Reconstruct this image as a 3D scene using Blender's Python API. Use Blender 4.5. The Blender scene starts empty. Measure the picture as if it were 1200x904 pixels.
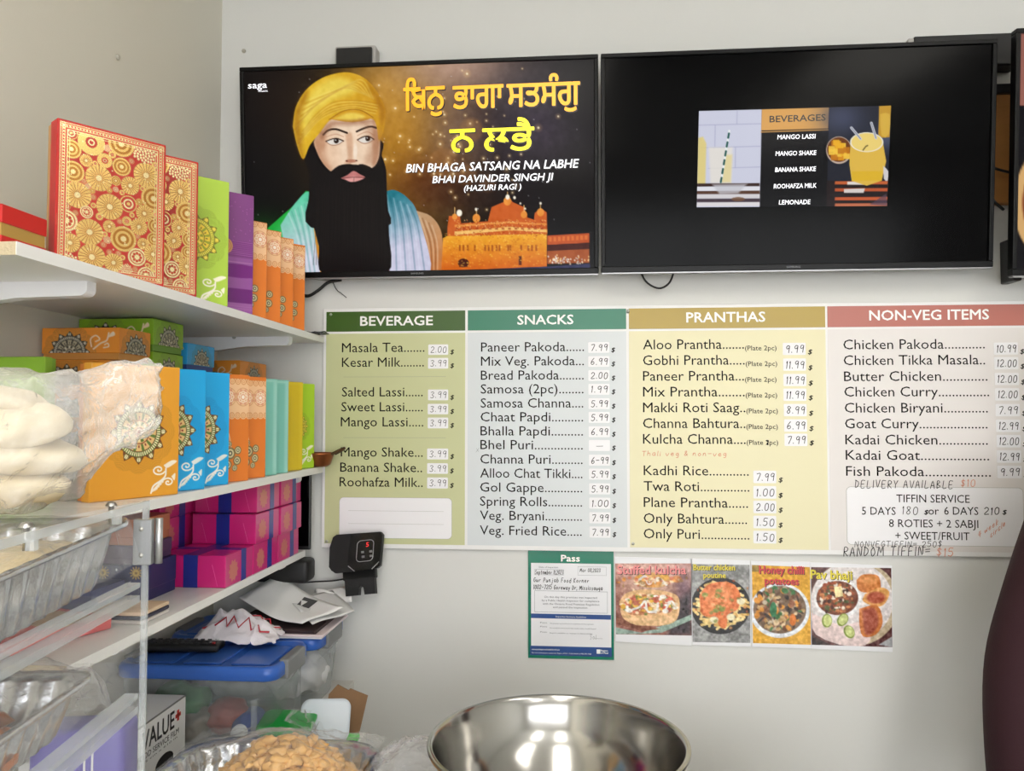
import bpy, bmesh, math, random
import numpy as np
from mathutils import Vector, Matrix, noise as mnoise
random.seed(7)
SC = bpy.context.scene
COL = SC.collection

# ---------------------------------------------------------------- camera, world, light, exposure
F = 930.0                                   # focal length in pixels of a 1200 x 904 frame
YAW, PITCH = math.atan(78 / F), math.atan(36 / F)
EYE = Vector((0, 0, 1.5))
D = 2.15                                    # back wall
cd = bpy.data.cameras.new('camera'); cam = bpy.data.objects.new('camera', cd); COL.objects.link(cam)
cd.sensor_width = 36; cd.lens = F / 1200 * 36; cd.clip_start = 0.02
cam.location = EYE; cam.rotation_euler = (math.pi / 2 + PITCH, 0, YAW)
SC.camera = cam
EXPO = 0.66
SC.cycles.transparent_max_bounces = 32
SC.view_settings.view_transform = 'Standard'; SC.view_settings.look = 'None'
SC.view_settings.exposure = EXPO; SC.view_settings.gamma = 1; SC.view_settings.use_curve_mapping = False
world = bpy.data.worlds.new('world'); SC.world = world; world.use_nodes = True
world.node_tree.nodes['Background'].inputs[0].default_value = (0.97, 0.985, 1, 1)
world.node_tree.nodes['Background'].inputs[1].default_value = 3.9
PANEL_POWER = 5.0                           # ceiling light panels
SCREEN = 0.95 / 2 ** EXPO                               # brightness of the television pictures

FWD = Vector((-math.sin(YAW) * math.cos(PITCH), math.cos(YAW) * math.cos(PITCH), math.sin(PITCH)))
RGT = Vector((math.cos(YAW), math.sin(YAW), 0)); UPV = RGT.cross(FWD)
def ray(x, y): return FWD + RGT * ((x - 600) / F) + UPV * ((452 - y) / F)
def at_y(x, y, Y): r = ray(x, y); return EYE + r * (Y / r.y)
def at_z(x, y, Z): r = ray(x, y); return EYE + r * ((Z - EYE.z) / r.z)
def at_x(x, y, X): r = ray(x, y); return EYE + r * (X / r.x)

# ---------------------------------------------------------------- materials
def lin1(c): return c / 12.92 if c <= 0.04045 else ((c + 0.055) / 1.055) ** 2.4
def rgb(*c):
    if len(c) == 1 and isinstance(c[0], str):
        h = c[0].lstrip('#'); c = [int(h[i:i + 2], 16) for i in (0, 2, 4)]
    elif len(c) == 1: c = c[0]
    return tuple(lin1(v / 255) for v in c[:3])
MATS = {}
def mat(name, col=(200, 200, 200), rough=0.5, metal=0.0, spec=0.5, coat=0.0, trans=0.0, bump=0.0, bscale=60.0, var=0.0, vscale=8.0, emit=0.0, aniso=0.0, sheen=0.0, stretch=None, ior=None):
    if name in MATS: return MATS[name]
    m = bpy.data.materials.new(name); m.use_nodes = True; nt = m.node_tree; b = nt.nodes['Principled BSDF']
    c = rgb(col) + (1,)
    b.inputs['Base Color'].default_value = c; b.inputs['Roughness'].default_value = rough
    b.inputs['Metallic'].default_value = metal; b.inputs['Specular IOR Level'].default_value = spec
    b.inputs['Coat Weight'].default_value = coat; b.inputs['Transmission Weight'].default_value = trans
    b.inputs['Sheen Weight'].default_value = sheen
    if ior: b.inputs['IOR'].default_value = ior
    if emit: b.inputs['Emission Color'].default_value = c; b.inputs['Emission Strength'].default_value = emit
    if bump or var:
        tc = nt.nodes.new('ShaderNodeTexCoord'); src = tc.outputs['Object']
        if stretch:
            mp = nt.nodes.new('ShaderNodeMapping'); mp.inputs['Scale'].default_value = stretch
            nt.links.new(src, mp.inputs[0]); src = mp.outputs[0]
        if var:
            n = nt.nodes.new('ShaderNodeTexNoise'); n.inputs['Scale'].default_value = vscale; n.inputs['Detail'].default_value = 4
            nt.links.new(src, n.inputs[0])
            mx = nt.nodes.new('ShaderNodeMix'); mx.data_type = 'RGBA'
            mx.inputs[6].default_value = tuple(v * (1 - var) for v in c[:3]) + (1,)
            mx.inputs[7].default_value = tuple(min(1, v * (1 + var)) for v in c[:3]) + (1,)
            nt.links.new(n.outputs[0], mx.inputs[0]); nt.links.new(mx.outputs[2], b.inputs['Base Color'])
        if bump:
            n2 = nt.nodes.new('ShaderNodeTexNoise'); n2.inputs['Scale'].default_value = bscale; n2.inputs['Detail'].default_value = 3
            nt.links.new(src, n2.inputs[0])
            bp = nt.nodes.new('ShaderNodeBump'); bp.inputs['Strength'].default_value = bump; bp.inputs['Distance'].default_value = 0.004
            nt.links.new(n2.outputs[0], bp.inputs['Height']); nt.links.new(bp.outputs[0], b.inputs['Normal'])
    MATS[name] = m
    return m
def print_mat(name, rough=0.45, coat=0.0, emit=0.0, metal=None, spec=0.5):
    """flat print: the colour comes from the mesh's own colour attribute"""
    if name in MATS: return MATS[name]
    m = bpy.data.materials.new(name); m.use_nodes = True; nt = m.node_tree; b = nt.nodes['Principled BSDF']
    a = nt.nodes.new('ShaderNodeAttribute'); a.attribute_name = 'Col'
    b.inputs['Roughness'].default_value = rough; b.inputs['Coat Weight'].default_value = coat
    b.inputs['Specular IOR Level'].default_value = spec
    if emit:
        b.inputs['Base Color'].default_value = (0.004, 0.004, 0.005, 1)
        nt.links.new(a.outputs['Color'], b.inputs['Emission Color']); b.inputs['Emission Strength'].default_value = emit
    else: nt.links.new(a.outputs['Color'], b.inputs['Base Color'])
    if metal:
        nt.links.new(a.outputs['Alpha'], b.inputs['Metallic'])
    MATS[name] = m
    return m
def film_mat(name, col, clear, rough=0.12, bump=0.5, bscale=40, gloss=0.5, graze=.6):
    """thin plastic film: part of the light passes, the rest scatters and shines"""
    if name in MATS: return MATS[name]
    m = bpy.data.materials.new(name); m.use_nodes = True; nt = m.node_tree; b = nt.nodes['Principled BSDF']; out = nt.nodes['Material Output']
    b.inputs['Base Color'].default_value = rgb(col) + (1,); b.inputs['Roughness'].default_value = rough
    b.inputs['Specular IOR Level'].default_value = gloss
    t = nt.nodes.new('ShaderNodeBsdfTransparent'); mx = nt.nodes.new('ShaderNodeMixShader')
    fr = nt.nodes.new('ShaderNodeLayerWeight'); fr.inputs[0].default_value = .5
    pw_ = nt.nodes.new('ShaderNodeMath'); pw_.operation = 'POWER'; pw_.inputs[1].default_value = 4
    ma = nt.nodes.new('ShaderNodeMath'); ma.operation = 'MULTIPLY_ADD'; ma.use_clamp = True; ma.inputs[1].default_value = graze; ma.inputs[2].default_value = 1 - clear
    nt.links.new(fr.outputs['Facing'], pw_.inputs[0]); nt.links.new(pw_.outputs[0], ma.inputs[0]); nt.links.new(ma.outputs[0], mx.inputs[0])
    nt.links.new(t.outputs[0], mx.inputs[1]); nt.links.new(b.outputs[0], mx.inputs[2]); nt.links.new(mx.outputs[0], out.inputs[0])
    if bump:
        tc = nt.nodes.new('ShaderNodeTexCoord'); n = nt.nodes.new('ShaderNodeTexNoise'); n.inputs['Scale'].default_value = bscale; n.inputs['Detail'].default_value = 4; n.inputs['Distortion'].default_value = 1.2
        nt.links.new(tc.outputs['Object'], n.inputs[0]); bp = nt.nodes.new('ShaderNodeBump'); bp.inputs['Strength'].default_value = bump; bp.inputs['Distance'].default_value = 0.01
        nt.links.new(n.outputs[0], bp.inputs['Height']); nt.links.new(bp.outputs[0], b.inputs['Normal']); nt.links.new(bp.outputs[0], fr.inputs['Normal'])
    MATS[name] = m
    return m

# ---------------------------------------------------------------- objects
def link(o, parent=None):
    COL.objects.link(o)
    if parent is not None: o.parent = parent
    return o
def tag(o, label=None, cat=None, group=None, kind=None):
    if label: o['label'] = label
    if cat: o['category'] = cat
    if group: o['group'] = group
    if kind: o['kind'] = kind
    return o
def thing(name, label, cat, loc=(0, 0, 0), rot=(0, 0, 0), group=None):
    o = bpy.data.objects.new(name, None); o.empty_display_size = 0.05; COL.objects.link(o)
    o.location = loc; o.rotation_euler = rot
    return tag(o, label, cat, group)
def mw(o):
    """world matrix of a top-level object before any depsgraph update"""
    return Matrix.LocRotScale(o.location, o.rotation_euler, o.scale)
def mesh(name, verts, faces, m, parent=None, smooth=False, loc=None, rot=None):
    me = bpy.data.meshes.new(name); me.from_pydata([tuple(v) for v in verts], [], faces); me.update()
    if smooth: me.polygons.foreach_set('use_smooth', [True] * len(me.polygons))
    if m: me.materials.append(m)
    o = bpy.data.objects.new(name, me); link(o, parent)
    if loc: o.location = loc
    if rot: o.rotation_euler = rot
    return o
def from_bm(name, bm, m, parent=None, smooth=False, loc=None, rot=None):
    me = bpy.data.meshes.new(name); bm.to_mesh(me); bm.free()
    if smooth: me.polygons.foreach_set('use_smooth', [True] * len(me.polygons))
    if m: me.materials.append(m)
    o = bpy.data.objects.new(name, me); link(o, parent)
    if loc: o.location = loc
    if rot: o.rotation_euler = rot
    return o
def again(name, src, parent, loc=None, rot=None, m=None):
    """another object that shares src's mesh"""
    o = bpy.data.objects.new(name, src.data); link(o, parent)
    o.location = src.location if loc is None else loc; o.rotation_euler = src.rotation_euler if rot is None else rot
    return o
def bbox(name, x0, x1, y0, y1, z0, z1, m, parent=None, bev=0.0, seg=2, smooth=False, taper=None):
    bm = bmesh.new(); bmesh.ops.create_cube(bm, size=1)
    for v in bm.verts:
        t = 1.0
        if taper and v.co.z < 0: t = taper
        v.co = Vector(((x0 + x1) / 2 + v.co.x * (x1 - x0) * t, (y0 + y1) / 2 + v.co.y * (y1 - y0) * t, (z0 + z1) / 2 + v.co.z * (z1 - z0)))
    if bev: bmesh.ops.bevel(bm, geom=bm.edges[:], offset=bev, segments=seg, affect='EDGES', profile=0.5)
    return from_bm(name, bm, m, parent, smooth=bool(bev) and smooth)
def tube(name, pts, r, m, parent=None, n=8, taper=None, closed=False):
    pts = [Vector(p) for p in pts]; V = []; Fc = []
    for i, p in enumerate(pts):
        d = ((pts[i + 1] if i + 1 < len(pts) else pts[i]) - (pts[i - 1] if i else pts[i])).normalized()
        a = d.cross(Vector((0, 0, 1)));  a = d.cross(Vector((0, 1, 0))) if a.length < 0.05 else a
        a.normalize(); b = d.cross(a); rr = r * (taper[i] if taper else 1)
        for k in range(n):
            t = 2 * math.pi * k / n; V.append(p + a * (rr * math.cos(t)) + b * (rr * math.sin(t)))
    for i in range(len(pts) - 1):
        for k in range(n):
            j = (k + 1) % n; Fc.append((i * n + k, i * n + j, (i + 1) * n + j, (i + 1) * n + k))
    Fc.append(tuple(range(n))); Fc.append(tuple(reversed(range((len(pts) - 1) * n, len(pts) * n))))
    return mesh(name, V, Fc, m, parent, smooth=True)
def spline(pts, k=6):
    """Catmull-Rom through the points"""
    P = [Vector(p) for p in pts]; P = [P[0] * 2 - P[1]] + P + [P[-1] * 2 - P[-2]]; out = []
    for i in range(1, len(P) - 2):
        for s in range(k):
            t = s / k; a, b, c, d = P[i - 1], P[i], P[i + 1], P[i + 2]
            out.append(0.5 * ((2 * b) + (c - a) * t + (2 * a - 5 * b + 4 * c - d) * t * t + (3 * b - a - 3 * c + d) * t ** 3))
    return out + [P[-2]]
def lathe(name, prof, m, parent=None, n=64, loc=None, cap=False, wob=None):
    V = []; Fc = []
    for i, (r, z) in enumerate(prof):
        for k in range(n):
            t = 2 * math.pi * k / n; V.append((r * math.cos(t), r * math.sin(t), z))
    for i in range(len(prof) - 1):
        for k in range(n):
            j = (k + 1) % n; Fc.append((i * n + k, i * n + j, (i + 1) * n + j, (i + 1) * n + k))
    if cap: Fc.append(tuple(reversed(range(n)))); Fc.append(tuple(range((len(prof) - 1) * n, len(prof) * n)))
    return mesh(name, V, Fc, m, parent, smooth=True, loc=loc)
def rrect(w, h, r, n=6):
    """rounded rectangle outline centred on 0"""
    out = []
    for cx, cy, a0 in ((w / 2 - r, h / 2 - r, 0), (-w / 2 + r, h / 2 - r, 90), (-w / 2 + r, -h / 2 + r, 180), (w / 2 - r, -h / 2 + r, 270)):
        for k in range(n + 1):
            a = math.radians(a0 + 90 * k / n); out.append((cx + r * math.cos(a), cy + r * math.sin(a)))
    return out
def plate(name, outline, t, m, parent=None, y=0.0, bev=0.0):
    """a flat sheet standing in the local XZ plane, front at y, thickness t going back (+y)"""
    n = len(outline); V = [(a, y, b) for a, b in outline] + [(a, y + t, b) for a, b in outline]
    Fc = [tuple(range(n)), tuple(reversed(range(n, 2 * n)))] + [(i, n + i, n + (i + 1) % n, (i + 1) % n) for i in range(n)]
    return mesh(name, V, Fc, m, parent)
def loft(name, rings, m, parent=None, cap0=True, cap1=True, smooth=True):
    n = len(rings[0]); V = [p for r in rings for p in r]; Fc = []
    for i in range(len(rings) - 1):
        for k in range(n):
            j = (k + 1) % n; Fc.append((i * n + k, i * n + j, (i + 1) * n + j, (i + 1) * n + k))
    if cap0: Fc.append(tuple(reversed(range(n))))
    if cap1: Fc.append(tuple(range((len(rings) - 1) * n, len(rings) * n)))
    return mesh(name, V, Fc, m, parent, smooth=smooth)

# ---------------------------------------------------------------- lettering
_TX = {}
def text_mesh(body, off=0.0, shear=0.0):
    key = (body, off, shear)
    if key not in _TX:
        c = bpy.data.curves.new('lettering', 'FONT'); c.body = body; c.resolution_u = 2; c.offset = off; c.shear = shear
        o = bpy.data.objects.new('lettering', c); me = bpy.data.meshes.new_from_object(o)
        n = len(me.vertices); co = np.empty(n * 3); me.vertices.foreach_get('co', co); co = co.reshape(-1, 3)
        _TX[key] = (co, [tuple(p.vertices) for p in me.polygons])
        bpy.data.objects.remove(o); bpy.data.curves.remove(c); bpy.data.meshes.remove(me)
    return _TX[key]
def text(body, x0, x1, base, cap, m, parent, y=-0.0006, off=0.0, shear=0.0, name='lettering', rise=0.0, unit=0.682):
    """lettering in the local XZ plane facing -y: from x0 to x1, baseline at base, capital height cap; rise = slope of the line"""
    co, fc = text_mesh(body, 0.0, shear)
    a, b = co[:, 0].min(), co[:, 0].max()
    sx = (x1 - x0) / max(b - a, 1e-6); sz = cap / unit
    X = x0 + (co[:, 0] - a) * sx; Z = base + co[:, 1] * sz + (X - x0) * rise
    V = np.stack([X, np.full(len(X), y), Z], 1)
    if off > 0:                             # a heavier weight: the same letters printed again a little to every side
        d = off * cap * 1.25; n = len(V); sh = [(d * math.cos(k * 1.047), d * math.sin(k * 1.047)) for k in range(6)] + [(0, 0)]
        fc = [tuple(i + k * n for i in f) for k in range(7) for f in fc]
        V = np.concatenate([V + np.array([a, -3e-5 * k, b]) for k, (a, b) in enumerate(sh)])
    return mesh(name, V.tolist(), fc, m, parent)
# pen strokes on a 0..1 x 0..1 letter box
PEN = {
 '0': [[(.5, 1), (.2, .85), (.1, .5), (.2, .12), (.5, 0), (.8, .15), (.9, .5), (.8, .88), (.5, 1)]],
 '1': [[(.3, .8), (.55, 1), (.52, 0)]], '2': [[(.1, .8), (.4, 1), (.8, .85), (.75, .55), (.1, .02), (.95, .04)]],
 '3': [[(.12, .9), (.5, 1), (.85, .8), (.4, .53), (.88, .3), (.6, .02), (.1, .1)]],
 '4': [[(.3, 1), (.12, .45), (.9, .45)], [(.7, .95), (.66, 0)]],
 '5': [[(.85, 1), (.25, 1), (.18, .58), (.6, .62), (.88, .32), (.55, 0), (.1, .08)]],
 '6': [[(.7, 1), (.25, .6), (.12, .2), (.45, 0), (.85, .2), (.6, .48), (.18, .3)]],
 '7': [[(.1, .95), (.9, .98), (.4, 0)]],
 '8': [[(.75, .9), (.4, 1), (.2, .8), (.8, .3), (.5, 0), (.15, .25), (.8, .75), (.75, .9)]],
 '9': [[(.85, .9), (.45, 1), (.15, .75), (.4, .52), (.8, .7), (.85, .95), (.78, 0)]],
 '.': [[(.4, .1), (.5, .04)]], ',': [[(.5, .1), (.35, -.15)]], '-': [[(.1, .48), (.9, .5)]], '=': [[(.1, .62), (.9, .64)], [(.1, .36), (.9, .38)]],
 '$': [[(.85, .8), (.5, .92), (.2, .72), (.8, .35), (.5, .1), (.12, .22)], [(.52, 1.08), (.48, -.08)]], '&': [[(.9, 0), (.25, .75), (.5, 1), (.65, .75), (.15, .25), (.4, 0), (.9, .4)]],
 'A': [[(.05, 0), (.45, 1), (.9, 0)], [(.2, .38), (.8, .38)]], 'B': [[(.15, 0), (.15, 1), (.7, .85), (.2, .52), (.85, .28), (.15, 0)]],
 'C': [[(.9, .85), (.5, 1), (.12, .5), (.45, 0), (.9, .15)]], 'D': [[(.2, 1), (.18, 0), (.8, .3), (.75, .75), (.05, 1)]],
 'E': [[(.85, 1), (.15, .98), (.15, 0), (.85, .02)], [(.15, .5), (.7, .52)]], 'F': [[(.9, 1), (.2, .98), (.18, 0)], [(.18, .52), (.75, .54)]],
 'G': [[(.9, .85), (.5, 1), (.1, .5), (.45, 0), (.9, .2), (.88, .48), (.5, .46)]], 'I': [[(.5, 1), (.48, 0)]], 'K': [[(.15, 1), (.15, 0)], [(.85, 1), (.18, .45), (.9, 0)]],
 'L': [[(.2, 1), (.15, 0), (.85, .04)]], 'M': [[(.05, 0), (.2, 1), (.5, .3), (.8, 1), (.95, 0)]], 'N': [[(.1, 0), (.15, 1), (.85, 0), (.9, 1)]],
 'O': [[(.5, 1), (.12, .6), (.4, 0), (.88, .4), (.5, 1)]], 'P': [[(.18, 0), (.2, 1), (.85, .85), (.7, .5), (.2, .48)]],
 'R': [[(.18, 0), (.2, 1), (.85, .85), (.65, .52), (.2, .5), (.9, 0)]], 'S': [[(.85, .88), (.4, 1), (.2, .72), (.8, .35), (.5, 0), (.1, .12)]],
 'T': [[(.02, .98), (.98, 1)], [(.5, 1), (.48, 0)]], 'V': [[(.08, 1), (.5, 0), (.92, 1)]], 'W': [[(.02, 1), (.28, 0), (.5, .7), (.75, 0), (.98, 1)]], 'Y': [[(.1, 1), (.5, .5), (.9, 1)], [(.5, .5), (.48, 0)]],
 'a': [[(.8, .55), (.4, .6), (.12, .25), (.45, 0), (.78, .25), (.8, .55), (.88, 0)]], 'b': [[(.2, 1), (.18, .05), (.6, 0), (.85, .3), (.55, .58), (.18, .35)]],
 'c': [[(.85, .5), (.45, .6), (.15, .28), (.45, 0), (.88, .1)]], 'd': [[(.8, 1), (.82, 0), (.4, 0), (.12, .28), (.45, .58), (.8, .4)]],
 'e': [[(.15, .3), (.82, .36), (.5, .6), (.15, .28), (.45, 0), (.88, .12)]], 'f': [[(.85, .95), (.55, 1), (.42, .7), (.4, 0)], [(.15, .55), (.8, .57)]],
 'g': [[(.8, .5), (.4, .58), (.15, .28), (.45, .05), (.8, .4), (.75, -.3), (.3, -.35)]], 'h': [[(.18, 1), (.15, 0), (.2, .4), (.6, .58), (.8, .35), (.82, 0)]],
 'i': [[(.5, .55), (.5, 0)], [(.5, .8), (.52, .84)]], 'j': [[(.6, .55), (.55, -.25), (.2, -.3)], [(.6, .8), (.62, .84)]], 'k': [[(.2, 1), (.18, 0)], [(.75, .55), (.2, .25), (.8, 0)]],
 'l': [[(.5, 1), (.48, .1), (.7, 0)]], 'm': [[(.05, .55), (.08, 0), (.15, .4), (.35, .58), (.48, 0), (.55, .4), (.8, .55), (.92, 0)]], 'n': [[(.15, .55), (.15, 0), (.25, .42), (.6, .58), (.82, 0)]],
 'o': [[(.5, .58), (.15, .3), (.45, 0), (.85, .28), (.5, .58)]], 'p': [[(.2, .55), (.15, -.35)], [(.2, .4), (.6, .58), (.82, .28), (.5, 0), (.18, .12)]],
 'r': [[(.25, .55), (.22, 0), (.3, .35), (.8, .55)]], 's': [[(.78, .5), (.4, .58), (.3, .38), (.75, .2), (.5, 0), (.18, .08)]], 't': [[(.5, .9), (.48, .1), (.8, .02)], [(.2, .6), (.85, .62)]],
 'u': [[(.15, .55), (.2, .08), (.55, 0), (.8, .5), (.85, 0)]], 'v': [[(.12, .55), (.48, 0), (.88, .55)]], 'w': [[(.05, .55), (.28, 0), (.5, .45), (.72, 0), (.95, .55)]], 'y': [[(.15, .55), (.5, .1)], [(.88, .55), (.4, -.35)]],
 'x': [[(.1, .9), (.9, .1)], [(.9, .95), (.1, 0)]],
}
def pen(body, x0, x1, base, cap, wd, m, parent, y=-0.0006, slant=0.12, rise=0.0, name='handwriting'):
    """handwriting as pen strokes of width wd"""
    rnd = random.Random(body); V = []; Fc = []
    wid = {'.': .45, ',': .4, '1': .55, 'i': .45, 'l': .5, 'I': .5, ' ': .7, 'M': 1.25, 'W': 1.3, 'm': 1.2, 'w': 1.15}
    tot = sum(wid.get(ch, 1) for ch in body); u = (x1 - x0) / tot; cx = 0.0
    for ch in body:
        w = wid.get(ch, 1); jz = rnd.uniform(-.05, .05)
        for st in PEN.get(ch, []):
            pts = [(q[0], q[1]) for q in st]
            if len(pts) > 2: pts = [(v.x, v.y) for v in spline([(a, b, 0) for a, b in pts], 3)]
            P = [Vector((x0 + u * (cx + (.1 + .76 * a) * w) + slant * b * cap, 0, base + (b + jz) * cap + rise * u * (cx + a * w))) for a, b in pts]
            k = len(V)
            for i, p in enumerate(P):
                d = (P[min(i + 1, len(P) - 1)] - P[max(i - 1, 0)]); d.normalize(); nrm = Vector((-d.z, 0, d.x)) * (wd / 2)
                e = d * (wd * .4) * (-1 if i == 0 else 1 if i == len(P) - 1 else 0)
                V += [(p + e + nrm) + Vector((0, y, 0)), (p + e - nrm) + Vector((0, y, 0))]
            for i in range(len(P) - 1): Fc.append((k + 2 * i, k + 2 * i + 1, k + 2 * i + 3, k + 2 * i + 2))
        cx += w
    return mesh(name, V, Fc, m, parent)

# ---------------------------------------------------------------- painted prints (numpy -> colour attribute)
def homog(q):
    """unit square (u right, v down) -> quad TL, TR, BR, BL"""
    A = []; B = []
    for (u, v), (x, y) in zip(((0, 0), (1, 0), (1, 1), (0, 1)), q):
        A += [[u, v, 1, 0, 0, 0, -u * x, -v * x], [0, 0, 0, u, v, 1, -u * y, -v * y]]; B += [x, y]
    return np.append(np.linalg.solve(np.array(A, float), np.array(B, float)), 1).reshape(3, 3)
class Art:
    """a picture painted on a grid; q = its corners TL, TR, BR, BL in the painter's own units"""
    def __init__(s, q, nx, ny, bg=(0, 0, 0)):
        s.nx, s.ny = nx, ny; H = homog(q)
        U, V = np.meshgrid(np.linspace(0, 1, nx + 1), np.linspace(0, 1, ny + 1)); W = H[2, 0] * U + H[2, 1] * V + 1
        s.X = (H[0, 0] * U + H[0, 1] * V + H[0, 2]) / W; s.Y = (H[1, 0] * U + H[1, 1] * V + H[1, 2]) / W
        s.c = np.zeros(s.X.shape + (3,)); s.c[:] = np.array(bg) / 255.0; s.metal = np.zeros(s.X.shape)
        s.px = np.hypot(s.X[0, 0] - s.X[0, -1], s.Y[0, 0] - s.Y[0, -1]) / nx
    def box(s, x0, x1, y0, y1, pad):
        m = (s.X >= x0 - pad) & (s.X <= x1 + pad) & (s.Y >= y0 - pad) & (s.Y <= y1 + pad)
        return m
    def put(s, idx, a, col, metal=None):
        col = col / 255.0 if isinstance(col, np.ndarray) else np.array(col) / 255.0
        s.c[idx] = s.c[idx] * (1 - a[:, None]) + col * a[:, None]
        if metal is not None: s.metal[idx] = s.metal[idx] * (1 - a) + metal * a
    def shade(s, idx, col, col2, dirn):
        """colour running from col to col2 along dirn = (x0, y0, x1, y1)"""
        if col2 is None: return col
        x0, y0, x1, y1 = dirn; t = ((s.X[idx] - x0) * (x1 - x0) + (s.Y[idx] - y0) * (y1 - y0)) / ((x1 - x0) ** 2 + (y1 - y0) ** 2)
        t = np.clip(t, 0, 1)[:, None]; return np.array(col) * (1 - t) + np.array(col2) * t
    def poly(s, pts, col, soft=None, alpha=1.0, smooth=0, col2=None, dirn=None, metal=None):
        if smooth: pts = [(v.x, v.y) for v in spline([(a, b, 0) for a, b in list(pts) + [pts[0]]], smooth)][:-1]
        P = np.array(pts, float); soft = soft or s.px; idx = s.box(P[:, 0].min(), P[:, 0].max(), P[:, 1].min(), P[:, 1].max(), soft * 1.5)
        if not idx.any(): return
        x, y = s.X[idx], s.Y[idx]; ins = np.zeros(x.shape, bool); d = np.full(x.shape, 1e9)
        for i in range(len(P)):
            (x1, y1), (x2, y2) = P[i - 1], P[i]
            if y1 != y2: ins ^= ((y1 > y) != (y2 > y)) & (x < (x2 - x1) * (y - y1) / (y2 - y1) + x1)
            L = (x2 - x1) ** 2 + (y2 - y1) ** 2 + 1e-12; t = np.clip(((x - x1) * (x2 - x1) + (y - y1) * (y2 - y1)) / L, 0, 1)
            d = np.minimum(d, np.hypot(x - x1 - t * (x2 - x1), y - y1 - t * (y2 - y1)))
        a = np.clip(np.where(ins, d, -d) / soft + 0.5, 0, 1) * alpha
        s.put(idx, a, s.shade(idx, col, col2, dirn), metal)
    def ell(s, cx, cy, rx, ry, col, rot=0.0, soft=None, alpha=1.0, ring=None, col2=None, dirn=None, metal=None):
        R = max(rx, ry); soft = soft or s.px; idx = s.box(cx - R, cx + R, cy - R, cy + R, soft * 2)
        if not idx.any(): return
        x, y = s.X[idx] - cx, s.Y[idx] - cy; c, n = math.cos(rot), math.sin(rot); r = np.hypot((x * c + y * n) / rx, (y * c - x * n) / ry); m = (rx + ry) / 2
        a = np.clip((1 - r) * m / soft + 0.5, 0, 1)
        if ring: a *= np.clip((r * m - (m - ring)) / soft + 0.5, 0, 1)
        s.put(idx, a * alpha, s.shade(idx, col, col2, dirn), metal)
    def line(s, pts, w, col, alpha=1.0, smooth=0, soft=None, metal=None):
        if smooth: pts = [(v.x, v.y) for v in spline([(a, b, 0) for a, b in pts], smooth)]
        P = np.array(pts, float); soft = soft or s.px; idx = s.box(P[:, 0].min(), P[:, 0].max(), P[:, 1].min(), P[:, 1].max(), w + soft)
        if not idx.any(): return
        x, y = s.X[idx], s.Y[idx]; d = np.full(x.shape, 1e9)
        for (x1, y1), (x2, y2) in zip(P[:-1], P[1:]):
            L = (x2 - x1) ** 2 + (y2 - y1) ** 2 + 1e-12; t = np.clip(((x - x1) * (x2 - x1) + (y - y1) * (y2 - y1)) / L, 0, 1)
            d = np.minimum(d, np.hypot(x - x1 - t * (x2 - x1), y - y1 - t * (y2 - y1)))
        s.put(idx, np.clip((w / 2 - d) / soft + 0.5, 0, 1) * alpha, col, metal)
    def rect(s, x0, y0, x1, y1, col, **k): s.poly([(x0, y0), (x1, y0), (x1, y1), (x0, y1)], col, **k)
    def glow(s, cx, cy, sx, sy, col, a=1.0):
        g = np.exp(-((s.X - cx) / sx) ** 2 - ((s.Y - cy) / sy) ** 2) * a
        s.c = s.c + (np.array(col) / 255.0 - s.c) * g[..., None]
    def grain(s, scale, amt, seed=0, octs=3):
        """mottling of the painted colour"""
        rs = np.random.RandomState(seed); n = np.zeros(s.X.shape); f = scale
        for o in range(octs):
            gx, gy = s.X / f, s.Y / f; ix, iy = np.floor(gx).astype(int), np.floor(gy).astype(int); T = rs.rand(64, 64)
            tx, ty = gx - ix, gy - iy; tx, ty = tx * tx * (3 - 2 * tx), ty * ty * (3 - 2 * ty)
            a, b, c, d = T[iy % 64, ix % 64], T[iy % 64, (ix + 1) % 64], T[(iy + 1) % 64, ix % 64], T[(iy + 1) % 64, (ix + 1) % 64]
            n += ((a * (1 - tx) + b * tx) * (1 - ty) + (c * (1 - tx) + d * tx) * ty - .5) / 2 ** o; f /= 2
        return n * amt
    def make(s, name, w, h, m, parent, x0=0.0, z0=0.0, y=-0.0004, loc=None, rot=None):
        """the picture as a flat grid in the local XZ plane from (x0, z0), w wide and h high, facing -y"""
        nx, ny = s.nx, s.ny; U, V = np.meshgrid(np.linspace(0, 1, nx + 1), np.linspace(0, 1, ny + 1))
        co = np.stack([x0 + U * w, np.full(U.shape, y), z0 + (1 - V) * h], -1).reshape(-1, 3)
        i = np.arange(nx * ny); r, k = i // nx, i % nx; a = r * (nx + 1) + k
        fc = np.stack([a, a + nx + 1, a + nx + 2, a + 1], 1)
        me = bpy.data.meshes.new(name); me.vertices.add(len(co)); me.vertices.foreach_set('co', co.ravel().astype('f'))
        me.loops.add(len(fc) * 4); me.loops.foreach_set('vertex_index', fc.ravel().astype('i'))
        me.polygons.add(len(fc)); me.polygons.foreach_set('loop_start', (np.arange(len(fc)) * 4).astype('i')); me.polygons.foreach_set('loop_total', np.full(len(fc), 4, 'i'))
        me.update(); me.validate()
        c = np.clip(s.c, 0, 1); c = np.where(c <= .04045, c / 12.92, ((c + .055) / 1.055) ** 2.4)
        at = me.color_attributes.new('Col', 'FLOAT_COLOR', 'POINT')
        at.data.foreach_set('color', np.concatenate([c, s.metal[..., None]], -1).reshape(-1).astype('f'))
        me.materials.append(m); o = bpy.data.objects.new(name, me); link(o, parent)
        if loc: o.location = loc
        if rot: o.rotation_euler = rot
        return o
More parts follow.
